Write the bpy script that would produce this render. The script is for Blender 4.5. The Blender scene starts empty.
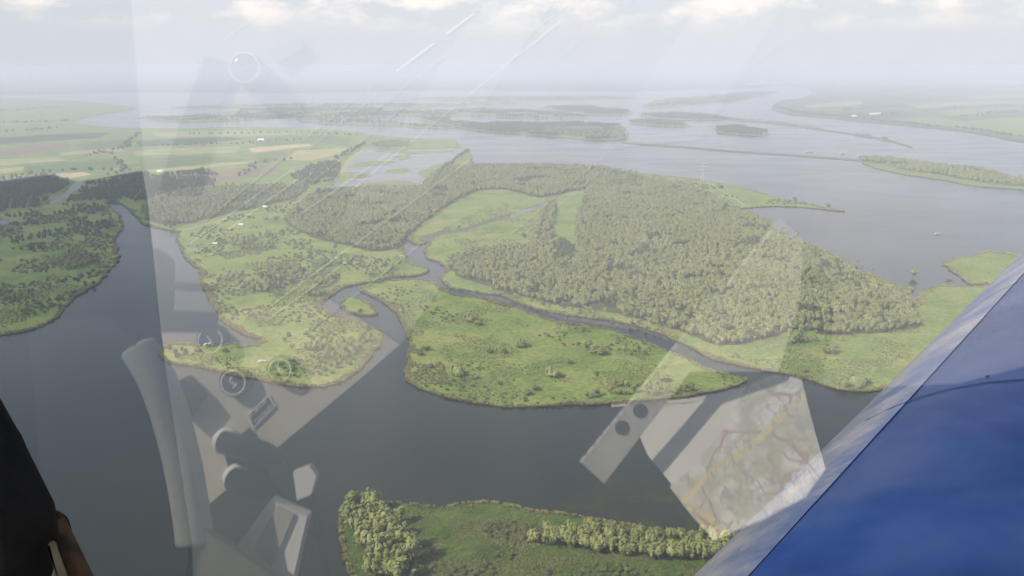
import bpy, bmesh, math, random
import numpy as np
from mathutils import Vector, Matrix, noise
from mathutils.geometry import delaunay_2d_cdt

R = math.radians
S = bpy.context.scene
COL = S.collection
rng = random.Random(7)
nrng = np.random.default_rng(7)

# ------------------------------------------------------------------ camera
W, HT, F = 1024, 576, 804.0
ALT = 260.0
HORIZON = 66.0
PITCH = math.atan((HT / 2 - HORIZON) / F)
EYE = Vector((0, 0, ALT))
cd = bpy.data.cameras.new('camera')
cam = bpy.data.objects.new('camera', cd)
COL.objects.link(cam)
cam.location = EYE
cam.rotation_euler = (R(90) - PITCH, 0, 0)
cd.sensor_width = 36.0
cd.lens = F / W * 36.0
cd.clip_start = 0.02
cd.clip_end = 250000.0
S.camera = cam

# ------------------------------------------------------------------ light
SUN_EL, SUN_AZ = R(42), R(238)          # compass angle from +Y, clockwise
sun_dir = Vector((math.sin(SUN_AZ) * math.cos(SUN_EL), math.cos(SUN_AZ) * math.cos(SUN_EL), math.sin(SUN_EL)))
world = bpy.data.worlds.new('World')
S.world = world
world.use_nodes = True
wn, wl = world.node_tree.nodes, world.node_tree.links
wn.clear()
wout = wn.new('ShaderNodeOutputWorld')
wbg = wn.new('ShaderNodeBackground')
sky = wn.new('ShaderNodeTexSky')
sky.sky_type = 'NISHITA'
sky.sun_disc = False
sky.sun_elevation = SUN_EL
sky.sun_rotation = SUN_AZ
sky.altitude = 0
sky.air_density = 1.0
sky.dust_density = 0.6
sky.ozone_density = 1.0
wbg.inputs['Strength'].default_value = 0.12
tc = wn.new('ShaderNodeTexCoord')
sep = wn.new('ShaderNodeSeparateXYZ')
wl.new(tc.outputs['Generated'], sep.inputs[0])
mp = wn.new('ShaderNodeMapping')
mp.inputs['Scale'].default_value = (1.0, 1.0, 2.2)
mp.inputs['Location'].default_value = (0.35, 0.1, 0.2)
wl.new(tc.outputs['Generated'], mp.inputs[0])
cn = wn.new('ShaderNodeTexNoise')
cn.inputs['Scale'].default_value = 13.0
cn.inputs['Detail'].default_value = 7.0
cn.inputs['Roughness'].default_value = 0.6
wl.new(mp.outputs[0], cn.inputs['Vector'])
cr = wn.new('ShaderNodeValToRGB')
cr.color_ramp.elements[0].position = 0.45
cr.color_ramp.elements[1].position = 0.63
wl.new(cn.outputs['Fac'], cr.inputs[0])
lift = wn.new('ShaderNodeMapRange')          # cloud bases sit above a low haze bank
lift.inputs['From Min'].default_value = 0.036
lift.inputs['From Max'].default_value = 0.068
wl.new(sep.outputs['Z'], lift.inputs['Value'])
cm = wn.new('ShaderNodeMath')
cm.operation = 'MULTIPLY'
wl.new(cr.outputs[0], cm.inputs[0])
wl.new(lift.outputs[0], cm.inputs[1])
bankf = wn.new('ShaderNodeMapRange')         # pale summer haze bank low all round the horizon
bankf.interpolation_type = 'SMOOTHSTEP'
bankf.inputs['From Min'].default_value = 0.0
bankf.inputs['From Max'].default_value = 0.42
bankf.inputs['To Min'].default_value = 1.0
bankf.inputs['To Max'].default_value = 0.0
wl.new(sep.outputs['Z'], bankf.inputs['Value'])
bank = wn.new('ShaderNodeMixRGB')
bank.inputs['Color2'].default_value = (4.25, 4.46, 4.85, 1)
wl.new(bankf.outputs[0], bank.inputs[0])
wl.new(sky.outputs[0], bank.inputs['Color1'])
cmix = wn.new('ShaderNodeMixRGB')
cmix.inputs['Color2'].default_value = (6.9, 6.15, 5.75, 1)
wl.new(cm.outputs[0], cmix.inputs[0])
wl.new(bank.outputs[0], cmix.inputs['Color1'])
wl.new(cmix.outputs[0], wbg.inputs['Color'])
wl.new(wbg.outputs[0], wout.inputs['Surface'])

sd = bpy.data.lights.new('sun', 'SUN')
sd.energy = 5.0
sd.angle = R(0.6)
sd.color = (1.0, 0.88, 0.69)
so = bpy.data.objects.new('sun', sd)
so.rotation_euler = sun_dir.to_track_quat('Z', 'Y').to_euler()
so.location = (0, 0, ALT + 50)
COL.objects.link(so)

S.view_settings.view_transform = 'Standard'
S.view_settings.look = 'None'
S.view_settings.exposure = 0.67
S.view_settings.gamma = 1.0
S.view_settings.use_curve_mapping = False
S.cycles.use_denoising = True
S.cycles.max_bounces = 6
S.cycles.diffuse_bounces = 3
S.cycles.glossy_bounces = 3
S.cycles.transparent_max_bounces = 8
S.cycles.volume_bounces = 1
S.cycles.caustics_reflective = False
S.cycles.caustics_refractive = False
S.cycles.volume_step_rate = 4.0

# ------------------------------------------------------------------ pixel helpers
CF = Vector((0, math.cos(PITCH), -math.sin(PITCH)))
CU = Vector((0, math.sin(PITCH), math.cos(PITCH)))
CR = Vector((1, 0, 0))

def ray(px, py):
    return CF + CR * ((px - W / 2) / F) - CU * ((py - HT / 2) / F)

def gp(px, py, z=0.0):
    """Ground point seen at a pixel."""
    d = ray(px, max(py, HORIZON + 2.2))
    t = (z - ALT) / d.z
    return (d.x * t, d.y * t)

# ------------------------------------------------------------------ object helpers
def tag(o, label=None, cat=None, group=None, kind=None):
    if label: o['label'] = label
    if cat: o['category'] = cat
    if group: o['group'] = group
    if kind: o['kind'] = kind
    return o

def empty(name, loc, rz=0.0, sc=1.0):
    o = bpy.data.objects.new(name, None)
    o.empty_display_size = 0.2
    o.location = loc
    o.rotation_euler = (0, 0, rz)
    o.scale = (sc, sc, sc) if not isinstance(sc, tuple) else sc
    COL.objects.link(o)
    return o

def mesh(name, verts, faces, mat, smooth=False):
    me = bpy.data.meshes.new(name)
    me.from_pydata([tuple(v) for v in verts], [], faces)
    me.update()
    if mat: me.materials.append(mat)
    if smooth:
        me.polygons.foreach_set('use_smooth', [True] * len(me.polygons))
    return me

def link(name, me, parent=None):
    o = bpy.data.objects.new(name, me)
    COL.objects.link(o)
    if parent is not None: o.parent = parent
    return o

def root_of(o):
    while o.parent: o = o.parent
    return o

def wobj(name, verts, faces, mat, parent=None, smooth=False):
    """A mesh given in world coordinates; its parents carry a location only."""
    if parent is not None:
        L = root_of(parent).location
        verts = [Vector(v) - L for v in verts]
    return link(name, mesh(name, verts, faces, mat, smooth), parent)

# ------------------------------------------------------------------ materials
MATS = {}
def mat(name, col, rough=0.8, spec=0.3, metal=0.0):
    m = bpy.data.materials.new(name)
    m.use_nodes = True
    b = m.node_tree.nodes['Principled BSDF']
    b.inputs['Base Color'].default_value = (*col, 1)
    b.inputs['Roughness'].default_value = rough
    b.inputs['Specular IOR Level'].default_value = spec
    b.inputs['Metallic'].default_value = metal
    MATS[name] = m
    return m

def noisy(name, stops, scale, rough=0.9, detail=6, spec=0.1, fine=None, bump=0.0, nrough=0.6):
    """Base colour from noise over world position; fine = (scale, amount) adds a second grain."""
    m = mat(name, stops[0][1], rough, spec)
    n, l = m.node_tree.nodes, m.node_tree.links
    b = n['Principled BSDF']
    g = n.new('ShaderNodeNewGeometry')
    t = n.new('ShaderNodeTexNoise')
    t.inputs['Scale'].default_value = scale
    t.inputs['Detail'].default_value = detail
    t.inputs['Roughness'].default_value = nrough
    l.new(g.outputs['Position'], t.inputs['Vector'])
    r = n.new('ShaderNodeValToRGB')
    els = r.color_ramp.elements
    while len(els) < len(stops): els.new(0.5)
    for e, (p, c) in zip(els, stops):
        e.position = p
        e.color = (*c, 1)
    l.new(t.outputs['Fac'], r.inputs[0])
    out = r.outputs[0]
    if fine:
        t2 = n.new('ShaderNodeTexNoise')
        t2.inputs['Scale'].default_value = fine[0]
        t2.inputs['Detail'].default_value = 4
        l.new(g.outputs['Position'], t2.inputs['Vector'])
        mr = n.new('ShaderNodeMapRange')
        mr.inputs['From Min'].default_value = 0.3
        mr.inputs['From Max'].default_value = 0.7
        mr.inputs['To Min'].default_value = 1 - fine[1]
        mr.inputs['To Max'].default_value = 1 + fine[1]
        l.new(t2.outputs['Fac'], mr.inputs['Value'])
        mx = n.new('ShaderNodeVectorMath')
        mx.operation = 'SCALE'
        l.new(out, mx.inputs[0])
        l.new(mr.outputs[0], mx.inputs['Scale'])
        out = mx.outputs[0]
        if bump:
            bp = n.new('ShaderNodeBump')
            bp.inputs['Strength'].default_value = bump
            bp.inputs['Distance'].default_value = 1.0
            l.new(t2.outputs['Fac'], bp.inputs['Height'])
            l.new(bp.outputs[0], b.inputs['Normal'])
    l.new(out, b.inputs['Base Color'])
    return m

def leafy(name, dark, light, scale=0.35):
    """Foliage: colour varies from tree to tree and clump to clump; a little light passes through."""
    m = mat(name, dark, 0.7, 0.15)
    n, l = m.node_tree.nodes, m.node_tree.links
    b = n['Principled BSDF']
    oi = n.new('ShaderNodeObjectInfo')
    g = n.new('ShaderNodeNewGeometry')
    t = n.new('ShaderNodeTexNoise')
    t.inputs['Scale'].default_value = scale
    t.inputs['Detail'].default_value = 3
    l.new(g.outputs['Position'], t.inputs['Vector'])
    ad = n.new('ShaderNodeMath')
    ad.operation = 'MULTIPLY_ADD'
    ad.inputs[1].default_value = 0.42
    big = n.new('ShaderNodeTexNoise'); big.inputs['Scale'].default_value = 0.012; big.inputs['Detail'].default_value = 4
    l.new(g.outputs['Position'], big.inputs['Vector'])
    l.new(oi.outputs['Random'], ad.inputs[0])
    sb = n.new('ShaderNodeMapRange')
    sb.inputs['From Min'].default_value = 0.3
    sb.inputs['From Max'].default_value = 0.7
    sb.inputs['To Max'].default_value = 0.6
    avg = n.new('ShaderNodeMath'); avg.operation = 'ADD'; l.new(t.outputs['Fac'], avg.inputs[0]); l.new(big.outputs['Fac'], avg.inputs[1])
    hf = n.new('ShaderNodeMath'); hf.operation = 'MULTIPLY'; hf.inputs[1].default_value = 0.5; l.new(avg.outputs[0], hf.inputs[0])
    l.new(hf.outputs[0], sb.inputs['Value'])
    l.new(sb.outputs[0], ad.inputs[2])
    mx = n.new('ShaderNodeMixRGB')
    mx.inputs['Color1'].default_value = (*dark, 1)
    mx.inputs['Color2'].default_value = (*light, 1)
    l.new(ad.outputs[0], mx.inputs[0])
    l.new(mx.outputs[0], b.inputs['Base Color'])
    return m

M_MEADOW = noisy('meadow', [(0.30, (0.070, 0.110, 0.026)), (0.45, (0.112, 0.166, 0.038)), (0.57, (0.150, 0.190, 0.050)), (0.72, (0.205, 0.196, 0.078))],
                 0.018, fine=(0.22, 0.30), bump=0.5, detail=9, nrough=0.62)
M_LUSH = noisy('lush_grass', [(0.30, (0.030, 0.050, 0.011)), (0.45, (0.050, 0.085, 0.016)), (0.57, (0.068, 0.096, 0.024)), (0.70, (0.105, 0.095, 0.038))], 0.05, fine=(0.45, 0.38), bump=0.6, detail=9, nrough=0.65)
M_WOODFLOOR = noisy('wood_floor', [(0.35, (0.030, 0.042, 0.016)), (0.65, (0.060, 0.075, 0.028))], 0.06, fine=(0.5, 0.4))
M_REED = noisy('reed', [(0.35, (0.15, 0.17, 0.055)), (0.55, (0.27, 0.255, 0.115)), (0.7, (0.18, 0.195, 0.07))], 0.05, fine=(0.5, 0.25))
M_PATH = noisy('sandy_path', [(0.4, (0.30, 0.26, 0.19)), (0.6, (0.22, 0.20, 0.14))], 0.2)
M_MUD = noisy('mud', [(0.4, (0.11, 0.10, 0.08)), (0.6, (0.07, 0.065, 0.05))], 0.2)
M_BANK = noisy('bank_soil', [(0.4, (0.08, 0.075, 0.04)), (0.6, (0.13, 0.11, 0.06))], 0.3)
M_FARLAND = noisy('far_land', [(0.36, (0.035, 0.060, 0.030)), (0.47, (0.060, 0.090, 0.035)), (0.55, (0.10, 0.125, 0.045)), (0.66, (0.05, 0.075, 0.03))], 0.0025, detail=8)
M_WILLOW = leafy('willow_leaves', (0.112, 0.146, 0.042), (0.280, 0.305, 0.125))
M_ALDER = leafy('alder_leaves', (0.034, 0.054, 0.018), (0.095, 0.125, 0.044))
M_BUSH = leafy('bush_leaves', (0.065, 0.085, 0.028), (0.150, 0.165, 0.068))
M_HERB = leafy('herb_leaves', (0.100, 0.125, 0.036), (0.185, 0.190, 0.075))
M_BARK = noisy('bark', [(0.4, (0.10, 0.085, 0.065)), (0.6, (0.05, 0.042, 0.032))], 2.0)
M_STONE = noisy('stone_dam', [(0.4, (0.13, 0.13, 0.09)), (0.6, (0.09, 0.11, 0.05))], 0.1)

def water_mat(name, deep, shallow, bump=0.25):
    m = mat(name, deep, 0.16, 0.5)
    n, l = m.node_tree.nodes, m.node_tree.links
    b = n['Principled BSDF']
    b.inputs['IOR'].default_value = 1.33
    g = n.new('ShaderNodeNewGeometry')
    t = n.new('ShaderNodeTexNoise')
    t.inputs['Scale'].default_value = 0.006
    t.inputs['Detail'].default_value = 6
    mpn = n.new('ShaderNodeMapping')
    mpn.inputs['Scale'].default_value = (1, 0.6, 1)
    mpn.inputs['Rotation'].default_value = (0, 0, 0.5)
    l.new(g.outputs['Position'], mpn.inputs[0])
    l.new(mpn.outputs[0], t.inputs['Vector'])
    r = n.new('ShaderNodeValToRGB')
    r.color_ramp.elements[0].position = 0.36
    r.color_ramp.elements[0].color = (*deep, 1)
    r.color_ramp.elements[1].position = 0.68
    r.color_ramp.elements[1].color = (*shallow, 1)
    l.new(t.outputs['Fac'], r.inputs[0])
    l.new(r.outputs[0], b.inputs['Base Color'])
    st = n.new('ShaderNodeTexNoise'); st.inputs['Scale'].default_value = 0.004; st.inputs['Detail'].default_value = 7; st.inputs['Distortion'].default_value = 1.2
    m2 = n.new('ShaderNodeMapping'); m2.inputs['Scale'].default_value = (0.8, 2.6, 1); m2.inputs['Rotation'].default_value = (0, 0, -0.35)
    l.new(g.outputs['Position'], m2.inputs[0]); l.new(m2.outputs[0], st.inputs['Vector'])
    rr_ = n.new('ShaderNodeMapRange'); rr_.inputs['From Min'].default_value = 0.38; rr_.inputs['From Max'].default_value = 0.62
    rr_.inputs['To Min'].default_value = 0.13; rr_.inputs['To Max'].default_value = 0.21
    l.new(st.outputs['Fac'], rr_.inputs['Value']); l.new(rr_.outputs[0], b.inputs['Roughness'])
    w = n.new('ShaderNodeTexNoise')
    w.inputs['Scale'].default_value = 0.35
    w.inputs['Detail'].default_value = 4
    l.new(g.outputs['Position'], w.inputs['Vector'])
    bp = n.new('ShaderNodeBump')
    bp.inputs['Strength'].default_value = bump
    bp.inputs['Distance'].default_value = 0.35
    l.new(w.outputs['Fac'], bp.inputs['Height'])
    l.new(bp.outputs[0], b.inputs['Normal'])
    return m

M_WATER = water_mat('river_water', (0.006, 0.012, 0.006), (0.016, 0.023, 0.014))
M_POND = water_mat('pond_water', (0.05, 0.055, 0.05), (0.075, 0.075, 0.062))

# ------------------------------------------------------------------ polygons on the ground
def resample(pts, step, closed=True):
    """Smooth (Catmull-Rom) and resample a ground polyline."""
    P = [Vector((x, y)) for x, y in pts]
    n = len(P)
    out = []
    for i in range(n if closed else n - 1):
        p0, p1, p2, p3 = (P[(i - 1) % n], P[i], P[(i + 1) % n], P[(i + 2) % n]) if closed else \
                         (P[max(i - 1, 0)], P[i], P[i + 1], P[min(i + 2, n - 1)])
        L = (p2 - p1).length
        d = p1.length
        st = max(step, d * 0.006)
        k = max(1, min(60, int(L / st)))
        for j in range(k):
            t = j / k
            # centripetal-ish damping: tangents limited by the local segment
            m1 = (p2 - p0) * 0.5
            m2 = (p3 - p1) * 0.5
            if m1.length > L: m1 = m1.normalized() * L
            if m2.length > L: m2 = m2.normalized() * L
            t2, t3 = t * t, t * t * t
            q = p1 * (2 * t3 - 3 * t2 + 1) + m1 * (t3 - 2 * t2 + t) + p2 * (-2 * t3 + 3 * t2) + m2 * (t3 - t2)
            out.append(q)
    if not closed: out.append(P[-1])
    return out

def jitter(pts, amp):
    res = []
    for p in pts:
        a = amp * min(6.0, max(1.0, p.length / 700))
        v = Vector((p.x / 18, p.y / 18, 0))
        dx = noise.fractal(v, 1.0, 2.0, 3)
        dy = noise.fractal(v + Vector((31, 7, 3)), 1.0, 2.0, 3)
        res.append(p + Vector((dx, dy)) * a)
    return res

def pxpoly(px, step=9.0, amp=3.0):
    return jitter(resample([gp(x, y) for x, y in px], step), amp)

def area2(pts):
    return sum(a.x * b.y - b.x * a.y for a, b in zip(pts, pts[1:] + pts[:1]))

def inside(poly, X, Y):
    px = np.array([p[0] for p in poly]); py = np.array([p[1] for p in poly])
    res = np.zeros(len(X), bool)
    j = len(px) - 1
    for i in range(len(px)):
        c = ((py[i] > Y) != (py[j] > Y))
        if c.any():
            xi = (px[j] - px[i]) * (Y - py[i]) / (py[j] - py[i] + 1e-12) + px[i]
            res ^= c & (X < xi)
        j = i
    return res

def fill(pts):
    n = len(pts)
    v, e, f, *_ = delaunay_2d_cdt([Vector((p.x, p.y)) for p in pts], [(i, (i + 1) % n) for i in range(n)], [], 1, 1e-3)
    return v, f

def land(name, px, z, material, label=None, step=9.0, amp=3.0, skirt=True, pts=None):
    pts = pts or pxpoly(px, step, amp)
    if area2(pts) < 0: pts = pts[::-1]
    v, f = fill(pts)
    verts = [(p.x, p.y, z) for p in v]
    faces = []
    for t in f:
        a, b, c = (v[i] for i in t[:3])
        s = (b - a).cross(c - a)
        faces.append(tuple(t) if s > 0 else tuple(reversed(t)))
    mats = [material]
    if skirt:
        o = len(verts)
        n = len(pts)
        verts += [(p.x, p.y, z - 0.001) for p in pts] + [(p.x * 1.0005, p.y * 1.0005, -0.6) for p in pts]
        sf = [(o + i, o + n + i, o + n + (i + 1) % n, o + (i + 1) % n) for i in range(n)]
    me = mesh(name, verts, faces + (sf if skirt else []), material)
    if skirt:
        me.materials.append(M_BANK)
        k = len(faces)
        idx = [0] * k + [1] * len(sf)
        me.polygons.foreach_set('material_index', idx)
    o = link(name, me)
    tag(o, label, kind='structure')
    return o, pts

# ------------------------------------------------------------------ water, lands
LZ = 0.9
bm = bmesh.new()
bmesh.ops.create_circle(bm, cap_ends=True, segments=64, radius=90000)
me = bpy.data.meshes.new('river_water'); bm.to_mesh(me); bm.free()
me.materials.append(M_WATER)
w = link('river_water', me); tag(w, 'wide grey-blue river water winding between the green banks', kind='structure')

MAINLAND = [(-420, 348), (-120, 340), (0, 336), (20, 333), (45, 325), (60, 315), (72, 300), (95, 285), (108, 272), (116, 262), (118, 250), (115, 240),
  (123, 226), (117, 214), (108, 205), (111, 200), (118, 202), (127, 208), (136, 217), (143, 224), (160, 229), (177, 232), (178, 242), (186, 260), (198, 268),
  (201, 280), (208, 298), (217, 310), (220, 318), (233, 328), (251, 336), (262, 341), (251, 346), (233, 344), (210, 347), (190, 344), (165, 346), (158, 351), (167, 361),
  (190, 366), (215, 371), (251, 379), (280, 384), (313, 388), (335, 384), (359, 372), (371, 356), (381, 344), (380, 332), (368, 327), (353, 321), (335, 316), (322, 308),
  (322, 301), (335, 294), (342, 288), (357, 285), (379, 281), (393, 277), (415, 276), (429, 271), (412, 264), (405, 255), (402, 242), (405, 234),
  (408, 238), (411, 243), (420, 245), (429, 242), (424, 251), (428, 258), (440, 263), (447, 270), (440, 277), (448, 287), (464, 292), (485, 295), (506, 298),
  (516, 304), (532, 309), (553, 314), (576, 318), (604, 321), (631, 326), (652, 332), (670, 340), (687, 347), (709, 359), (736, 366), (757, 369), (771, 372), (792, 376), (813, 381), (827, 386), (840, 390),
  (870, 392), (900, 386), (960, 372), (1040, 345), (1120, 320), (1160, 296), (1100, 285), (1030, 284), (969, 287), (938, 287), (921, 294), (917, 303), (910, 297), (913, 289), (896, 285), (884, 282), (879, 278), (858, 271), (840, 261), (823, 251),
  (802, 247), (794, 240), (778, 234), (768, 222), (750, 212), (740, 209), (766, 207), (796, 207), (826, 210), (845, 211.5), (811, 205), (781, 199), (750, 190), (720, 184),
  (707, 182), (675, 177), (621, 172), (592, 167), (540, 165), (480, 166), (473, 164), (469, 151), (458, 146), (453, 140), (422, 139), (372, 135), (357, 132), (326, 130),
  (240, 127), (193, 128), (130, 128), (100, 126), (74, 122), (100, 115), (136, 109), (110, 104), (60, 100), (0, 98), (-500, 96), (-1200, 98), (-1200, 200), (-700, 300)]
_i0, _i1 = MAINLAND.index((448, 287)), MAINLAND.index((736, 366))
MAINLAND = [(x, y - 1.2) if _i0 <= i <= _i1 else (x, y) for i, (x, y) in enumerate(MAINLAND)]
land_main, MAIN_PTS = land('mainland', MAINLAND, LZ, M_MEADOW)

MIDLAND = [(434, 283), (441, 288), (454, 295), (469, 297), (490, 300), (506, 304), (521, 310), (542, 317), (563, 322), (600, 327), (628, 336), (652, 344), (666, 351), (687, 358),
  (695, 363), (716, 374), (735, 377), (748, 378), (735, 387), (700, 395), (670, 399), (640, 401), (620, 403), (590, 405), (560, 406), (520, 408), (490, 405), (460, 401), (430, 393), (415, 386), (405, 376),
  (409, 360), (410, 345), (405, 330), (398, 316), (388, 306), (375, 298), (362, 292), (359, 288), (370, 285), (395, 281), (420, 280)]
MIDLAND = [(x, y + 1.0) if i < 15 else (x, y) for i, (x, y) in enumerate(MIDLAND)]
land_mid, MID_PTS = land('island_meadow', MIDLAND, LZ, M_MEADOW)

NEAR = [(300, 720), (352, 600), (345, 560), (340, 530), (345, 508), (365, 505), (400, 504), (440, 510), (465, 505), (500, 505), (530, 512), (560, 516), (600, 522), (630, 527), (680, 533), (720, 537), (760, 545), (810, 560), (870, 580), (940, 610), (1000, 720), (650, 800)]
land_near, NEAR_PTS = land('near_bank', NEAR, LZ, M_LUSH, step=4.0, amp=1.6)

ISLE = [(341, 306), (343, 300), (350, 297), (362, 301), (374, 307), (377, 313), (370, 316), (355, 314), (345, 311)]
isle, ISLE_PTS = land('river_islet', ISLE, LZ, M_MEADOW, step=4)
D_ISLE = [(942, 264), (952, 260), (968, 257), (986, 252), (1002, 254), (1030, 255), (1070, 262), (1060, 275), (1010, 283), (975, 285), (966, 281), (958, 275)]
disle, D_PTS = land('reed_islet', D_ISLE, LZ, M_MEADOW, step=6)

FAR = {
 'far_wood_island': [(420, 119), (448, 118), (480, 122), (545, 124), (580, 123), (621, 126), (625, 139), (592, 140), (545, 136), (524, 134), (480, 131), (456, 127)],
 'far_strip_a': [(240, 110), (330, 108), (420, 110), (500, 109), (560, 113), (588, 117), (560, 119), (480, 117), (400, 117), (300, 119), (235, 117)],
 'far_strip_b': [(640, 115), (670, 113), (705, 115), (730, 119), (700, 120.5), (660, 119)],
 'far_strip_c': [(628, 122), (650, 120), (688, 124), (686, 127), (655, 126)],
 'far_strip_d': [(716, 128), (735, 126), (767, 132), (765, 136), (735, 135), (718, 132)],
 'far_strip_e': [(545, 107), (590, 106), (630, 111), (628, 115), (590, 115), (560, 111)],
 'far_strip_f': [(645, 108), (690, 105), (730, 102), (760, 97), (778, 92), (760, 91), (700, 97), (655, 101)],
 'far_strip_g': [(140, 118), (200, 115), (300, 116), (240, 121), (170, 122)],
 'far_strip_h': [(300, 122), (350, 120), (420, 124), (455, 129), (400, 127)],
 'far_strip_i': [(170, 108), (300, 104), (450, 104), (520, 103), (440, 107), (300, 108)],
 'far_strip_j': [(420, 98), (560, 96), (640, 98), (560, 100.5), (440, 101)],
 'long_dam': [(624, 142), (680, 146), (740, 151), (800, 155), (866, 160), (866, 161.8), (800, 156.8), (740, 152.8), (680, 148), (624, 143.5)],
 'thin_dam': [(718, 117), (780, 123), (822, 129), (857, 134), (890, 140), (912, 147), (911, 148), (888, 141.5), (855, 135.5), (820, 130.5), (780, 125), (718, 119)],
 'wooded_spit': [(863, 158), (890, 159), (930, 165), (970, 168), (1024, 181), (1090, 192), (1090, 200), (1024, 190), (980, 187), (940, 180), (900, 174), (866, 165)],
 'north_polder': [(772, 107), (781, 101), (805, 97), (812, 92), (806, 88), (790, 85.5), (790, 70), (1500, 68.5), (1900, 100), (1400, 165), (1150, 155), (1024, 143), (993, 137), (963, 132), (933, 129), (902, 126), (857, 122), (823, 118), (793, 116), (775, 111)],
 'horizon_land': [(-1500, 95), (-500, 93.5), (0, 95), (150, 92), (300, 93), (450, 90), (620, 91), (700, 89), (760, 88), (782, 85), (782, 69), (300, 68.5), (-900, 68.5), (-1900, 80)],
}
FARP = {}
far_names = {'far_strip_' + c: 'river_island' for c in 'abcdefghij'}
for k, p in FAR.items():
    m_ = {'north_polder': M_FARLAND, 'horizon_land': M_FARLAND, 'long_dam': M_STONE, 'thin_dam': M_STONE}.get(k, M_MEADOW)
    _, FARP[k] = land(far_names.get(k, k), p, LZ if k != 'horizon_land' else LZ + 1, m_, step=14, amp=3 if 'dam' not in k else 1.0)

# floating weed in the shallows off the near bank
M_WEED = noisy('water_weed', [(0.4, (0.075, 0.085, 0.035)), (0.6, (0.05, 0.065, 0.03))], 0.3)
_n, _l = M_WEED.node_tree.nodes, M_WEED.node_tree.links
_g = _n.new('ShaderNodeNewGeometry'); _t = _n.new('ShaderNodeTexNoise'); _t.inputs['Scale'].default_value = 0.07; _t.inputs['Detail'].default_value = 8; _t.inputs['Roughness'].default_value = 0.7
_l.new(_g.outputs['Position'], _t.inputs['Vector'])
_r = _n.new('ShaderNodeMapRange'); _r.inputs['From Min'].default_value = 0.47; _r.inputs['From Max'].default_value = 0.75
_l.new(_t.outputs['Fac'], _r.inputs['Value']); _l.new(_r.outputs[0], _n['Principled BSDF'].inputs['Alpha'])
tag(link('water_weed', mesh('water_weed', [(*gp(x, y), 0.03) for x, y in ((540, 512), (575, 495), (610, 478), (650, 482), (690, 500), (715, 535), (640, 527), (580, 518))], [tuple(range(8))], M_WEED)), 'brownish green weed floating in the shallows off the near bank', 'water weed', kind='stuff')

# water lying inside the land, bare paths, fields
def sheet(name, px, z, material, step=9.0, amp=2.0):
    return land(name, px, z, material, step=step, amp=amp, skirt=False)[0]

sheet('pond_water', [(331, 187), (338, 182), (343, 169), (352, 159), (368, 148), (386, 149), (422, 150), (462, 149), (456, 158), (438, 170), (422, 182), (417, 186), (370, 186)], LZ + 0.10, M_POND)
sheet('creek_water', [(45, 204), (60, 196), (72, 186), (80, 181), (84, 182), (76, 190), (66, 198), (52, 205)], LZ + 0.10, M_POND)
sheet('creek_water', [(-40, 240), (0, 219), (9, 221), (5, 232), (-5, 240), (-30, 250)], LZ + 0.10, M_POND)
for q in ([(355, 165), (372, 161), (392, 162), (394, 164), (372, 166), (350, 168)], [(368, 183), (395, 181), (417, 183), (415, 185), (380, 186), (366, 186)], [(398, 157), (410, 155), (408, 160), (400, 161)], [(338, 180), (343, 174), (350, 172), (352, 175), (344, 182)], [(420, 172), (435, 166), (446, 163), (440, 169), (424, 178)], [(372, 152), (395, 150.5), (425, 151.5), (455, 151), (430, 154), (395, 153.5)], [(352, 176), (368, 174), (372, 176), (358, 179)], [(385, 171), (404, 168), (409, 171), (394, 174)]):
    sheet('reed_shoal', q, LZ + 0.35, M_MEADOW, amp=7, step=4)
# silted creek in the clearing
sheet('creek_bed', [(420, 238), (440, 232), (465, 228), (485, 221), (500, 216), (520, 212), (540, 204), (552, 200), (556, 199.5), (545, 204), (524, 213.5), (503, 219), (488, 224), (468, 231), (440, 236), (424, 243)], LZ + 0.05, M_MUD, amp=1)
sheet('creek_water', [(510, 215.5), (526, 210), (540, 205), (552, 200.5), (557, 200.3), (545, 206), (530, 211.5), (513, 217.5)], LZ + 0.12, M_POND, amp=0.8)

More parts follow.
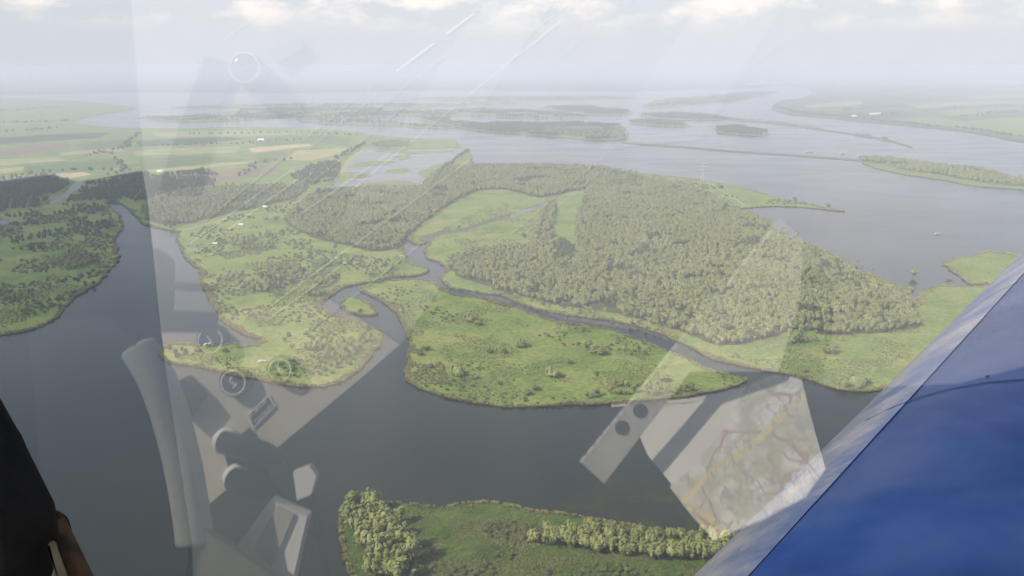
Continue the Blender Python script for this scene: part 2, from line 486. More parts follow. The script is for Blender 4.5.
FIELD_COL = {'tan': (0.36, 0.30, 0.18), 'yel': (0.25, 0.25, 0.10), 'grn': (0.085, 0.135, 0.034), 'dgr': (0.040, 0.075, 0.026), 'brn': (0.15, 0.128, 0.08), 'pal': (0.215, 0.235, 0.105), 'bri': (0.14, 0.205, 0.06)}
FM = {k: noisy('field_' + k, [(0.35, tuple(0.85 * x for x in c)), (0.65, tuple(1.12 * x for x in c))], 0.012, fine=(0.12, 0.12)) for k, c in FIELD_COL.items()}
FIELDS = [
 ('pal', [(-60, 162), (55, 157), (68, 161), (0, 166), (-60, 170)]), ('yel', [(-40, 172), (24, 167), (22, 171), (0, 174), (-40, 178)]), ('tan', [(10, 176.5), (84, 172.5), (92, 175), (68, 179), (12, 181)]),
 ('grn', [(24, 167), (115, 159), (122, 167), (86, 172), (25, 174)]), ('brn', [(-50, 160), (0, 151), (45, 143), (73, 145), (70, 149), (0, 157)]), ('yel', [(102, 167), (122, 163), (126, 167), (104, 170)]),
 ('pal', [(132, 151), (205, 147), (240, 147), (235, 153), (135, 156)]), ('grn', [(140, 160), (200, 156), (250, 160), (205, 164), (141, 170)]), ('yel', [(141, 171), (205, 165), (256, 161), (244, 164.5), (200, 169), (142, 174)]),
 ('tan', [(248, 148.5), (308, 144), (312, 146), (253, 153)]), ('yel', [(296, 151), (347, 148), (344, 153), (312, 161), (283, 160)]), ('grn', [(256, 154), (292, 151), (279, 161), (258, 164)]),
 ('grn', [(75, 144), (130, 139), (131, 147), (85, 151)]), ('dgr', [(-50, 148), (0, 138), (60, 134), (110, 133), (100, 138), (40, 142)]), ('pal', [(60, 152.5), (120, 148), (128, 152), (60, 156)]),
 ('dgr', [(136, 141), (220, 137), (250, 139), (200, 144), (138, 147)]), ('pal', [(150, 133), (240, 131), (320, 133), (250, 136.5), (160, 137)]), ('grn', [(255, 138), (330, 135), (352, 139), (345, 146), (315, 143), (255, 146.5)]),
 ('yel', [(200, 193), (274, 184.5), (272, 187), (205, 196)]),
 ('brn', [(150, 183), (235, 170), (280, 164), (270, 175), (160, 191)]),
 ('pal', [(804, 105), (862, 100.5), (862, 105), (808, 108.5)]), ('bri', [(963, 122), (1000, 118), (1080, 114), (1080, 137), (1024, 136), (985, 131)]), ('pal', [(905, 104), (1000, 100.5), (1040, 103), (920, 108.5)]),
 ('bri', [(935, 111), (1020, 106.5), (1024, 110), (950, 116)]), ('grn', [(820, 109), (900, 104.5), (912, 109.5), (830, 114)]), ('bri', [(890, 119), (935, 117), (960, 121), (975, 128), (930, 125)]), ('grn', [(855, 95), (930, 92), (960, 95), (880, 98)]),
 ('pal', [(960, 96.5), (1030, 93.5), (1060, 96), (980, 99)]), ('dgr', [(835, 115.5), (890, 112), (925, 115), (880, 118.5)]),
]
for k, q in FIELDS:
    pts = [Vector(gp(x, y)) for x, y in q]
    land('field', None, LZ + 0.06 + 0.012 * (FIELDS.index((k, q)) % 5), FM[k], skirt=False, pts=pts)

# paths
def ribbon(name, px, width, z, material):
    c = resample([gp(x, y) for x, y in px], 12, closed=False)
    vs, fs = [], []
    for i, p in enumerate(c):
        t = (c[min(i + 1, len(c) - 1)] - c[max(i - 1, 0)]).normalized()
        nrm = Vector((-t.y, t.x))
        vs += [(*(p + nrm * width / 2), z), (*(p - nrm * width / 2), z)]
        if i: fs.append((2 * i - 2, 2 * i - 1, 2 * i + 1, 2 * i))
    return tag(link(name, mesh(name, vs, fs, material)), kind='structure')

ribbon('footpath', [(180, 232), (205, 225), (235, 217), (262, 213), (282, 208), (300, 201), (308, 197)], 5, LZ + 0.14, M_PATH)
ribbon('footpath', [(345, 183), (343, 172), (350, 160), (366, 148)], 13, LZ + 0.13, FM['yel'])
ribbon('footpath', [(420, 187), (426, 180), (440, 170), (456, 159), (466, 149)], 14, LZ + 0.13, FM['yel'])
ribbon('footpath', [(700, 178), (720, 190), (736, 200), (745, 206)], 4, LZ + 0.13, M_PATH)
ribbon('dirt_track', [(412, 600), (410, 580), (416, 566), (420, 552)], 2.2, LZ + 0.05, M_PATH)

# ------------------------------------------------------------------ trees
def crown_mesh(name, seed, n_clump, n_leaf, leaf, shape, material, core=True):
    """Leaf quads in clumps spread through a crown of unit-metre size; shape = (rx, rz, z0, lobes)."""
    r = np.random.default_rng(seed)
    rx, rz, z0, lobes = shape
    cz = z0 + rz
    vs, fs = [], []
    # lobes: upright ovals that give the crown its uneven outline
    L = []
    for k in range(lobes):
        a = 2 * math.pi * (k + r.random()) / lobes
        d = rx * (0.25 + 0.35 * r.random()) if lobes > 1 else 0
        L.append((d * math.cos(a), d * math.sin(a), cz + rz * (r.random() - 0.55) * 0.45, rx * (0.5 + 0.22 * r.random()), rz * (0.62 + 0.28 * r.random())))
    for c in range(n_clump):
        lx, ly, lz, lrx, lrz = L[c % lobes]
        u = r.normal(size=3); u /= np.linalg.norm(u)
        u[2] = u[2] * 0.9 + 0.12
        rad = 0.72 + 0.36 * r.random()
        cc = np.array([lx + u[0] * lrx * rad, ly + u[1] * lrx * rad, lz + u[2] * lrz * rad])
        cr_ = 0.30 * lrx + 0.16
        for q in range(n_leaf):
            w_ = r.normal(size=3); w_ /= np.linalg.norm(w_)
            p = cc + w_ * cr_ * (0.55 + 0.6 * r.random())
            nn = 0.9 * w_ + 0.7 * u + 0.45 * r.normal(size=3) + np.array([0, 0, 0.25])
            nn /= np.linalg.norm(nn)
            t = np.cross(nn, r.normal(size=3)); t /= (np.linalg.norm(t) + 1e-9)
            b = np.cross(nn, t)
            s = leaf * (0.6 + 0.8 * r.random())
            o = len(vs)
            vs += [p - t * s * 0.5, p + b * s * 0.36, p + t * s * 0.5, p - b * s * 0.36]
            fs.append((o, o + 1, o + 2, o + 3))
    if core:
        for (lx, ly, lz, lrx, lrz) in L:
            o = len(vs)
            nu, nv = 7, 5
            for i in range(nv + 1):
                th = math.pi * i / nv
                for j in range(nu):
                    ph = 2 * math.pi * j / nu + 0.3 * i
                    k = 0.72 * (0.85 + 0.3 * r.random())
                    vs.append(np.array([lx + lrx * k * math.sin(th) * math.cos(ph), ly + lrx * k * math.sin(th) * math.sin(ph), lz + lrz * k * math.cos(th)]))
            for i in range(nv):
                for j in range(nu):
                    fs.append((o + i * nu + j, o + (i + 1) * nu + j, o + (i + 1) * nu + (j + 1) % nu, o + i * nu + (j + 1) % nu))
    return mesh(name, vs, fs, material)

def trunk_mesh(seed, h, r0, limbs=4, spread=1.6):
    r = random.Random(seed)
    vs, fs = [], []
    def tube(path, r_a, r_b, k=5):
        o = len(vs)
        for i, p in enumerate(path):
            rr = r_a + (r_b - r_a) * i / (len(path) - 1)
            for j in range(k):
                a = 2 * math.pi * j / k
                vs.append((p[0] + rr * math.cos(a), p[1] + rr * math.sin(a), p[2]))
        for i in range(len(path) - 1):
            for j in range(k):
                fs.append((o + i * k + j, o + i * k + (j + 1) % k, o + (i + 1) * k + (j + 1) % k, o + (i + 1) * k + j))
    tube([(0, 0, -0.4), (0.05, 0.02, h * 0.3), (r.uniform(-.2, .2), r.uniform(-.2, .2), h)], r0, r0 * 0.45)
    for k in range(limbs):
        a = 2 * math.pi * (k + r.random() * .6) / limbs
        z = h * (0.35 + 0.4 * r.random())
        tube([(0, 0, z), (spread * .5 * math.cos(a), spread * .5 * math.sin(a), z + h * .25), (spread * math.cos(a), spread * math.sin(a), z + h * .6)], r0 * .45, r0 * .12, 4)
    return mesh('trunk', vs, fs, M_BARK)

# prototypes: (crown mesh, trunk mesh)
WILLOW = [(crown_mesh('crown', 100 + i, 46, 16, 0.95, (3.4 + .3 * (i % 2), 4.9 + .4 * (i % 3), 1.6, 3 + i % 3), M_WILLOW), trunk_mesh(i, 6, .28)) for i in range(4)]
ALDER = [(crown_mesh('crown', 200 + i, 40, 14, 1.0, (3.3, 4.0 + .5 * (i % 2), 1.2, 3 + i % 2), M_ALDER), trunk_mesh(20 + i, 5, .25)) for i in range(3)]
SALLOW = [(crown_mesh('crown', 350 + i, 60, 14, 0.5, (2.3, 1.8, -0.3, 4 + i % 2), M_WILLOW), trunk_mesh(50 + i, 1.6, .12, 3, .9)) for i in range(3)]
BUSH = [(crown_mesh('crown', 300 + i, 44, 14, 0.5, (2.3, 1.7, -0.2, 3 + i % 2), M_BUSH), trunk_mesh(40 + i, 1.6, .12, 3, .9)) for i in range(3)]
HERB = [crown_mesh('leaves', 400 + i, 12, 7, 0.45, (0.9, 0.55, -0.25, 2), M_HERB) for i in range(3)]

def scatter(px, spacing, thresh=-9.0, nscale=40.0, seed=0, jit=0.75):
    """Jittered grid of ground points inside a pixel polygon, thinned by noise."""
    poly = [gp(x, y) for x, y in px]
    X0, X1 = min(p[0] for p in poly), max(p[0] for p in poly)
    Y0, Y1 = min(p[1] for p in poly), max(p[1] for p in poly)
    r = np.random.default_rng(1000 + seed)
    gx, gy = np.meshgrid(np.arange(X0, X1, spacing), np.arange(Y0, Y1, spacing * .87))
    gx[::2] += spacing / 2
    X = gx.ravel() + r.uniform(-jit / 2, jit / 2, gx.size) * spacing
    Y = gy.ravel() + r.uniform(-jit / 2, jit / 2, gx.size) * spacing
    k = inside(poly, X, Y)
    X, Y = X[k], Y[k]
    if thresh > -1:
        keep = [noise.fractal(Vector((x / nscale, y / nscale, seed * 3.7)), 1.0, 2.0, 3) > thresh for x, y in zip(X, Y)]
        X, Y = X[keep], Y[keep]
    return list(zip(X.tolist(), Y.tolist()))

def along(px, spacing, width, seed=0):
    c = resample([gp(x, y) for x, y in px], spacing, closed=False)
    r = random.Random(seed)
    L = [0]
    for a, b in zip(c, c[1:]): L.append(L[-1] + (b - a).length)
    n = max(2, int(L[-1] / spacing))
    out = []
    for i in range(n):
        s = L[-1] * i / (n - 1)
        j = next((k for k in range(1, len(L)) if L[k] >= s), len(L) - 1)
        t = (s - L[j - 1]) / max(1e-6, L[j] - L[j - 1])
        p = c[j - 1].lerp(c[j], t)
        out.append((p.x + r.uniform(-1, 1) * width, p.y + r.uniform(-1, 1) * width))
    return out

trees = {'willow': [], 'alder': []}    # x, y, scale, zone
CLEAR = [[gp(x, y) for x, y in q] for q in ([(38, 209), (56, 196), (70, 185), (82, 179), (90, 182), (78, 194), (66, 203), (50, 210)], [(-40, 250), (0, 216), (12, 220), (8, 236), (-5, 246)], [(331, 190), (338, 182), (343, 169), (352, 159), (368, 148), (386, 149), (422, 150), (462, 149), (456, 158), (422, 184), (417, 189)])]
def plant(kind, pts, lo, hi, zone):
    if len(pts):
        X_, Y_ = np.array([p[0] for p in pts]), np.array([p[1] for p in pts])
        bad = np.zeros(len(pts), bool)
        for q in CLEAR: bad |= inside(q, X_, Y_)
        pts = [p for p, b in zip(pts, bad) if not b]
    for x, y in pts:
        trees[kind].append((x, y, rng.uniform(lo, hi), zone))

# near bank: the big clump and the long row
clump = [(352, 512), (362, 508), (372, 512), (384, 514), (350, 524), (361, 522), (373, 524), (386, 526), (398, 522), (356, 536), (368, 537), (380, 538), (392, 537), (366, 549), (378, 550), (390, 551), (402, 549),
         (376, 563), (388, 564), (400, 566), (411, 562), (384, 578), (396, 580), (372, 578)]
plant('willow', [gp(x, y + 4) for x, y in clump], 1.15, 1.6, 'clump')
plant('willow', along([(535, 546), (560, 547), (590, 553), (620, 556), (650, 560), (680, 562), (705, 560), (730, 562)], 5.0, 1.2, 1), 0.85, 1.2, 'rowA')
plant('willow', along([(545, 540), (580, 545), (620, 549), (660, 553), (700, 553), (725, 552)], 6.5, 1.2, 2), 0.75, 1.1, 'rowB')
plant('willow', [gp(590, 533), gp(586, 537), gp(595, 538)], 0.8, 1.0, 'row')
plant('willow', along([(610, 537), (640, 540), (670, 541), (700, 541), (730, 545), (745, 552)], 5.5, 2.0, 3), 0.5, 0.8, 'rowC')
# meadow island: hedge by its south-east end
plant('willow', along([(588, 399), (606, 396), (625, 395), (645, 396), (660, 396), (690, 392)], 5.5, 3.0, 4), 0.55, 0.85, 'hedgeA')
plant('willow', along([(606, 391), (622, 388), (640, 389), (655, 391)], 6.0, 3.0, 5), 0.5, 0.8, 'hedgeB')
# peninsula at the left of centre
plant('willow', scatter([(290, 352), (310, 346), (335, 344), (355, 340), (372, 336), (376, 346), (355, 358), (330, 362), (300, 362), (286, 358)], 7.5, -0.10, 25, 3), 0.5, 0.85, 'spit')
plant('alder', [gp(318, 346), gp(322, 349), gp(327, 347), gp(170, 352), gp(176, 356), gp(182, 353), gp(186, 357), gp(178, 360), gp(285, 343), gp(289, 340)], 0.6, 0.9, 'spit')
plant('willow', scatter([(230, 283), (250, 272), (280, 266), (310, 270), (330, 262), (350, 270), (345, 282), (330, 292), (318, 300), (300, 296), (270, 294), (245, 293)], 8, -0.02, 40, 4), 0.55, 0.95, 'spit')
plant('alder', scatter([(240, 285), (262, 276), (290, 276), (296, 290), (270, 294), (248, 292)], 9, -0.05, 30, 5), 0.6, 0.95, 'spit')
plant('willow', scatter([(205, 278), (225, 270), (245, 276), (240, 284), (215, 284)], 8, -0.02, 30, 6), 0.5, 0.8, 'spit')
plant('willow', scatter([(228, 248), (245, 236), (268, 234), (282, 242), (270, 250), (245, 252)], 9, -0.03, 30, 7), 0.6, 0.9, 'spit')
plant('willow', along([(372, 279), (380, 276), (392, 272), (400, 266), (398, 260)], 7, 6, 8), 0.5, 0.8, 'spit')
plant('alder', along([(166, 227), (172, 222), (178, 226), (170, 229)], 6, 4, 9), 0.8, 1.1, 'spit')
# big willow wood on the right
WOOD_R = [(597, 169), (640, 179), (690, 188), (735, 211), (760, 222), (775, 236), (798, 246), (823, 254), (856, 274), (880, 287), (902, 297), (915, 312), (918, 328), (880, 334), (830, 336), (800, 330), (770, 338), (735, 346),
          (712, 344), (690, 336), (660, 326), (628, 317), (600, 312), (560, 306), (525, 298), (488, 287), (462, 278), (448, 268), (452, 258), (475, 252), (505, 250), (530, 247), (536, 232), (542, 214), (548, 204), (556, 204), (552, 230), (556, 262), (572, 264), (582, 254), (576, 236), (578, 215), (584, 198), (590, 184)]
plant('willow', scatter(WOOD_R, 5.9, -0.36, 38, 11, 1.0), 0.40, 1.0, 'wood')
plant('alder', scatter(WOOD_R, 9.0, 0.30, 55, 87, 1.0), 0.7, 1.15, 'wood')
plant('willow', scatter([(440, 262), (540, 244), (560, 270), (600, 200), (575, 190), (600, 166), (690, 184), (760, 216), (830, 250), (930, 300), (932, 338), (800, 346), (740, 356), (690, 342), (600, 317), (500, 296)], 11.0, 0.16, 30, 88, 1.0), 0.35, 0.85, 'wood')
plant('alder', scatter([(560, 240), (574, 250), (570, 266), (552, 264), (548, 250)], 8, -9, 60, 12), 0.8, 1.1, 'wood')
plant('alder', scatter([(590, 168), (620, 174), (650, 182), (640, 190), (610, 186), (596, 180)], 12, -0.2, 60, 13), 0.9, 1.2, 'wood')
# wood behind the clearing
WOOD_B = [(432, 170), (474, 167), (540, 166.5), (592, 168), (610, 180), (600, 188), (575, 191), (540, 198), (505, 190), (478, 191), (452, 203), (428, 220), (414, 232), (404, 240), (395, 250), (372, 252), (345, 246), (320, 240), (300, 232), (285, 222), (300, 206), (318, 192), (370, 190), (420, 189)]
plant('willow', scatter(WOOD_B, 7.2, -0.33, 60, 14, 1.0), 0.5, 1.05, 'wood')
plant('alder', scatter(WOOD_B, 13.0, 0.22, 80, 89, 1.0), 0.7, 1.1, 'wood')
plant('willow', along([(428, 240), (438, 233), (460, 229), (480, 222), (500, 217)], 14, 8, 15), 0.35, 0.6, 'wood')
# left bank
plant('willow', scatter([(145, 203), (190, 190), (250, 187), (290, 186), (310, 180), (300, 196), (262, 207), (225, 215), (190, 224), (165, 225), (146, 220)], 11, -0.45, 80, 16), 0.6, 0.95, 'far')
plant('alder', scatter([(-60, 195), (0, 183), (30, 179), (50, 176), (75, 184), (100, 181), (145, 173), (152, 178), (200, 171), (215, 175), (228, 186), (185, 192), (145, 202), (122, 203), (100, 201), (60, 204), (20, 212), (-60, 220)], 12, -0.30, 90, 17), 0.85, 1.3, 'far')
plant('alder', scatter([(-60, 225), (10, 215), (60, 206), (100, 206), (112, 220), (110, 240), (80, 236), (40, 240), (0, 248), (-60, 255)], 10, 0.10, 45, 18), 0.5, 0.9, 'left')
plant('willow', scatter([(55, 262), (75, 252), (92, 256), (98, 262), (80, 270), (60, 272)], 9, -0.05, 30, 19), 0.6, 0.95, 'left')
plant('alder', scatter([(60, 282), (85, 276), (108, 268), (100, 284), (80, 292), (62, 296)], 10, 0.05, 30, 20), 0.5, 0.85, 'left')
plant('willow', along([(-20, 306), (0, 304), (20, 299), (40, 291), (60, 284)], 7, 4, 21), 0.55, 0.85, 'left')
plant('alder', along([(30, 252), (36, 249), (42, 251)], 7, 5, 22), 0.7, 0.95, 'left')
plant('alder', scatter([(290, 178), (310, 166), (335, 162), (342, 166), (336, 182), (310, 186)], 11, -0.2, 60, 23), 0.7, 1.1, 'far')
plant('alder', along([(336, 160), (345, 155), (356, 149), (366, 144)], 12, 10, 24), 0.9, 1.3, 'far')
plant('alder', along([(424, 185), (440, 173), (455, 161), (468, 151)], 12, 6, 25), 0.8, 1.1, 'far')
plant('willow', scatter([(240, 205), (262, 188), (285, 190), (300, 186), (296, 200), (270, 206), (250, 212)], 13, 0.0, 60, 26), 0.55, 0.95, 'far')
for q in ([(118, 160), (126, 172), (112, 176)], [(96, 154), (115, 150), (131, 147)], [(122, 150), (136, 137), (140, 134)], [(0, 181), (60, 172), (120, 172)], [(240, 178), (262, 164), (290, 161)], [(150, 147), (230, 145), (300, 141)], [(190, 135), (300, 134), (356, 136)]):
    plant('alder', along(q, 20, 10, 27 + len(trees['alder'])), 0.9, 1.3, 'far')
plant('willow', scatter([(370, 145), (395, 142), (410, 143), (408, 148), (380, 148)], 14, -9, 60, 28), 0.8, 1.2, 'far')
# far islands and banks
for k, sp, th in (('far_wood_island', 14, -0.15), ('far_strip_a', 24, -0.15), ('far_strip_b', 18, -0.4), ('far_strip_c', 18, -0.4), ('far_strip_d', 15, -0.3), ('far_strip_e', 22, -0.3), ('far_strip_f', 30, -0.1), ('far_strip_g', 26, 0.0), ('far_strip_h', 26, 0.0), ('far_strip_i', 34, -0.1), ('far_strip_j', 40, -0.1)):
    plant('alder', scatter(FAR[k], sp, th, 160, 30 + sp), 1.0, 1.5, 'far')
plant('willow', scatter([(545, 128), (600, 129), (624, 130), (624, 139), (592, 139), (545, 134)], 16, -0.5, 100, 41), 0.9, 1.2, 'far')
plant('willow', scatter([(864, 159), (890, 160), (930, 166), (970, 169), (1024, 182), (1090, 193), (1090, 197), (1024, 187), (980, 183), (940, 176), (900, 170), (868, 162)], 11, -0.35, 80, 42), 0.8, 1.25, 'far')
plant('alder', scatter([(864, 159), (885, 160), (890, 164), (868, 162)], 12, -9, 80, 43), 0.8, 1.2, 'far')
plant('alder', along([(718, 118), (760, 121), (800, 126.5), (820, 129)], 22, 6, 44), 0.8, 1.2, 'far')
plant('alder', along([(857, 134.8), (872, 137)], 16, 5, 45), 0.9, 1.2, 'far')
plant('alder', along([(882, 139), (888, 140)], 12, 5, 46), 1.0, 1.3, 'far')
plant('alder', along([(776, 108), (800, 113), (830, 116.5), (860, 120), (905, 124), (935, 127)], 11, 12, 47), 1.0, 1.6, 'far')
plant('alder', along([(955, 128), (985, 132), (1010, 136), (1040, 140), (1100, 146)], 16, 14, 48), 0.9, 1.4, 'far')
for q in ([(845, 111), (880, 108), (920, 106)], [(960, 117), (985, 116)], [(880, 116), (900, 114)], [(950, 108), (1010, 105)], [(980, 114), (1020, 112)], [(840, 98), (930, 95)], [(870, 90), (1024, 88)], [(-100, 118), (0, 112), (60, 108)], [(-100, 128), (0, 124), (70, 122)], [(0, 133), (60, 129)]):
    plant('alder', along(q, 15, 22, 60 + len(trees['alder'])), 1.0, 1.6, 'far')

ORD = ['leftmost', 'second', 'third', 'fourth', 'fifth', 'sixth', 'seventh', 'eighth', 'ninth', 'tenth', 'eleventh', 'twelfth', 'thirteenth', 'fourteenth', 'fifteenth', 'sixteenth', 'seventeenth', 'eighteenth', 'nineteenth', 'twentieth'] + ['twenty-' + k for k in ('first', 'second', 'third', 'fourth', 'fifth', 'sixth', 'seventh', 'eighth', 'ninth')] + ['thirtieth'] + ['thirty-' + k for k in ('first', 'second', 'third', 'fourth', 'fifth', 'sixth', 'seventh', 'eighth', 'ninth')]
ROWS = {'rowA': 'front row of willows crossing the near bank', 'rowB': 'middle row of willows crossing the near bank', 'rowC': 'low back row of willows along the near shore', 'hedgeA': 'willow hedge on the meadow island\'s south tip', 'hedgeB': 'short rear willow hedge on the meadow island'}
ROWLAB = {}
for rz_ in ROWS:
    L_ = sorted([t for t in trees['willow'] if t[3] == rz_], key=lambda t: t[0] / t[1])
    for i_, t in enumerate(L_):
        ROWLAB[t] = (ORD[i_] + (' from left' if i_ else '') + ' in the ' + ROWS[rz_])
ZONE = {
 'clump': ('grey-green willow in the dense clump at the near bank\'s left end', 'willows of the clump on the near bank'),
 'row': ('taller willow rising behind the row on the near bank shore', 'willows in the row on the near bank'),
 'hedge': ('pale willow in the hedge at the meadow island\'s right-hand tip', 'willows of the meadow island hedge'),
 'spit': ('tree in the scrub on the peninsula left of the forked channel', 'trees scattered on the peninsula'),
 'left': ('tree on the marshy bank at the far left of the river', 'trees on the left bank'),
 'wood': ('grey-green willow at the front of the big wood beyond the creek', 'willows at the front edge of the big wood'),
 'far': ('distant tree beyond the river', 'distant trees'),
}
def add_tree(name, x, y, z, sc, protos, i, label, cat, group):
    e = empty(name, (x, y, z), rng.uniform(0, 6.28), (sc * rng.uniform(.9, 1.1), sc * rng.uniform(.9, 1.1), sc * rng.uniform(.9, 1.12)))
    tag(e, label, cat, group)
    c, t = protos[i % len(protos)]
    co = link('crown', c, e)
    link('trunk', t, e)
    return co

SRC = {'willow': {}, 'alder': {}, 'bush': {}}
rest = {}
for kind, protos, nm in (('willow', WILLOW, 'willow_tree'), ('alder', ALDER, 'alder_tree')):
    T = sorted(trees[kind], key=lambda t: t[0] ** 2 + t[1] ** 2)
    in_view = []
    others = []
    for t in T:
        d = Vector((t[0], t[1], -ALT))
        u = d.dot(CR) / d.dot(CF) * F + W / 2
        (in_view if -10 < u < W + 10 and t[3] != 'far' and len(in_view) < 300 else others).append(t)
    for i, (x, y, s, zn) in enumerate(in_view):
        lab, grp = ZONE[zn[:3] if zn[:3] == 'row' else zn[:5] if zn.startswith('hedge') else zn]
        lab = ROWLAB.get((x, y, s, zn), lab)
        if kind == 'alder':
            lab = lab.replace('tree in', 'dark green tree in').replace('tree on', 'dark green tree on').replace('grey-green willow', 'dark green tree')
            lab = lab.replace('at the front of the big wood', 'in the big wood')
            grp = grp.replace('trees', 'dark trees').replace('willows at the front edge', 'dark trees')
        c = add_tree(nm, x, y, LZ, s, protos, i, lab, 'tree', grp)
        SRC[kind].setdefault(i % len(protos), c)
    rest[kind] = others

# shrubs standing alone on the meadows: each its own thing
SHRUBS = [
 (459, 375, 1.25, 'A', 'round grey-green shrub alone in the left part of the meadow island'),
 (521, 347, 1.15, 'A', 'pale round shrub alone in the middle of the meadow island'),
 (554, 377, 1.1, 'A', 'round shrub on the meadow island above its curved south shore'),
 (587, 351, 1.2, 'W', 'left of two shrubs touching in the meadow island\'s right half'),
 (597, 354, 1.3, 'A', 'right of two shrubs touching in the meadow island\'s right half'),
 (472, 322, 1.2, 'A', 'grey shrub in the upper left of the meadow island near the creek'),
 (478, 325, 0.9, 'A', 'small shrub right beside the grey shrub near the creek'),
 (490, 353, 0.9, 'B', 'low dark bush left of the pale round shrub on the meadow island'),
 (505, 353, 0.9, 'B', 'low dark bush just left of the pale round shrub'),
 (426, 350, 0.95, 'B', 'bush near the channel on the meadow island\'s left side'),
 (431, 368, 0.9, 'B', 'bush above the rounded left corner of the meadow island'),
 (420, 355, 0.8, 'B', 'low bush close to the meadow island\'s left bank'),
 (536, 390, 1.0, 'B', 'bushy shrub on the south shore meadow below the round shrub'),
 (528, 395, 0.9, 'B', 'lower bush on the island\'s south shore'),
 (598, 326, 0.8, 'B', 'bush on the creek edge opposite the big wood'),
 (664, 381, 1.0, 'A', 'round bush near the meadow island\'s right tip'),
 (500, 384, 0.7, 'B', 'small bush on the south part of the meadow island'),
 (570, 364, 0.7, 'B', 'small low bush between the paired shrubs and the shore'),
 (829, 353, 1.3, 'A', 'grey shrub on the meadow between big wood and lower right bank'),
 (796, 342, 1.4, 'A', 'pale shrub at the wood edge above the creek mouth'),
 (804, 372, 0.8, 'B', 'low bush near the bank left of the lower right shore'),
 (858, 386, 1.4, 'A', 'round grey shrub on the bank beside the blue cowling'),
 (842, 386, 0.9, 'A', 'smaller shrub left of the round bank shrub'),
 (866, 384, 1.0, 'B', 'dark bush right behind the round bank shrub'),
 (880, 330, 1.1, 'A', 'pale shrub at the right end of the big wood'),
 (913, 277, 1.2, 'W', 'lone tree standing in the water off the wood'),
 (949, 283, 1.0, 'B', 'dark bush on the bank below the reed islet'),
 (360, 312, 0.7, 'B', 'low bush on the small islet in the channel'),
 (379, 283, 0.9, 'B', 'bush on the bank where the channel forks'),
 (720, 188, 1.4, 'A', 'bush on the grassy spit beyond the wood'),
 (680, 190, 1.6, 'B', 'dark tree clump behind the big wood near the spit'),
 (795, 200, 1.2, 'B', 'bush halfway along the grassy spit'),
 (828, 207, 1.2, 'B', 'bush near the tip of the grassy spit'),
 (524, 237, 1.3, 'B', 'dark bush in the clearing between the woods'),
 (535, 264, 1.2, 'B', 'bush at the lower end of the clearing'),
 (368, 330, 1.0, 'B', 'dark bush at the peninsula tip beside the islet'),
 (208, 252, 1.0, 'B', 'dark bush by the white hut on the left peninsula'),
 (226, 352, 0.8, 'B', 'bush on the narrow spit below the small inlet'),
 (198, 352, 0.9, 'B', 'bush at the start of the narrow spit'),
]
for i, (px, py, s, k, lab) in enumerate(SHRUBS):
    x, y = gp(px, py, LZ)
    pr, nm = {'A': (SALLOW, 'willow_shrub'), 'B': (BUSH, 'dark_bush'), 'W': (WILLOW, 'willow_shrub')}[k]
    if k == 'W': s *= 0.5
    c = add_tree(nm, x, y, LZ if i != 25 else -0.3, s * {'A': 2.3, 'B': 1.55, 'W': 2.0}[k], pr, i, lab, 'shrub', 'shrubs standing alone')
    if k == 'B': SRC['bush'].setdefault(i % 3, c)

# instancing of the uncountable rest: one object per kind
def instancer(name, pts, sources, label, cat):
    me = bpy.data.meshes.new(name)
    n = len(pts)
    me.vertices.add(n)
    co = np.array([(p[0], p[1], p[2]) for p in pts], np.float32).ravel()
    me.vertices.foreach_set('co', co)
    a = me.attributes.new('sc', 'FLOAT', 'POINT'); a.data.foreach_set('value', np.array([p[3] for p in pts], np.float32))
    b = me.attributes.new('rz', 'FLOAT', 'POINT'); b.data.foreach_set('value', nrng.uniform(0, 6.28, n).astype(np.float32))
    o = link(name, me)
    ng = bpy.data.node_groups.new(name, 'GeometryNodeTree')
    ng.interface.new_socket('Geometry', in_out='INPUT', socket_type='NodeSocketGeometry')
    ng.interface.new_socket('Geometry', in_out='OUTPUT', socket_type='NodeSocketGeometry')
    N, Lk = ng.nodes, ng.links
    gi, go = N.new('NodeGroupInput'), N.new('NodeGroupOutput')
    mp_ = N.new('GeometryNodeMeshToPoints')
    Lk.new(gi.outputs[0], mp_.inputs[0])
    jn = N.new('GeometryNodeGeometryToInstance')
    for s in sources:
        oi = N.new('GeometryNodeObjectInfo')
        oi.inputs['Object'].default_value = s
        oi.inputs['As Instance'].default_value = False
        oi.transform_space = 'ORIGINAL'
        Lk.new(oi.outputs['Geometry'], jn.inputs[0])
    ip = N.new('GeometryNodeInstanceOnPoints')
    Lk.new(mp_.outputs[0], ip.inputs['Points'])
    Lk.new(jn.outputs[0], ip.inputs['Instance'])
    ip.inputs['Pick Instance'].default_value = True
    na = N.new('GeometryNodeInputNamedAttribute'); na.data_type = 'FLOAT'; na.inputs['Name'].default_value = 'sc'
    nb = N.new('GeometryNodeInputNamedAttribute'); nb.data_type = 'FLOAT'; nb.inputs['Name'].default_value = 'rz'
    cx = N.new('ShaderNodeCombineXYZ')
    Lk.new(nb.outputs['Attribute'], cx.inputs['Z'])
    Lk.new(cx.outputs[0], ip.inputs['Rotation'])
    Lk.new(na.outputs['Attribute'], ip.inputs['Scale'])
    Lk.new(ip.outputs[0], go.inputs[0])
    md = o.modifiers.new('scatter', 'NODES')
    md.node_group = ng
    tag(o, label, cat, kind='stuff')
    return o

instancer('willow_wood', [(x, y, LZ, s) for x, y, s, _ in rest['willow']], list(SRC['willow'].values()), 'grey-green willow woods covering the marshland beyond the creek', 'wood')
instancer('alder_wood', [(x, y, LZ, s) for x, y, s, _ in rest['alder']], list(SRC['alder'].values()), 'dark green woods and tree lines on the far land and islands', 'wood')

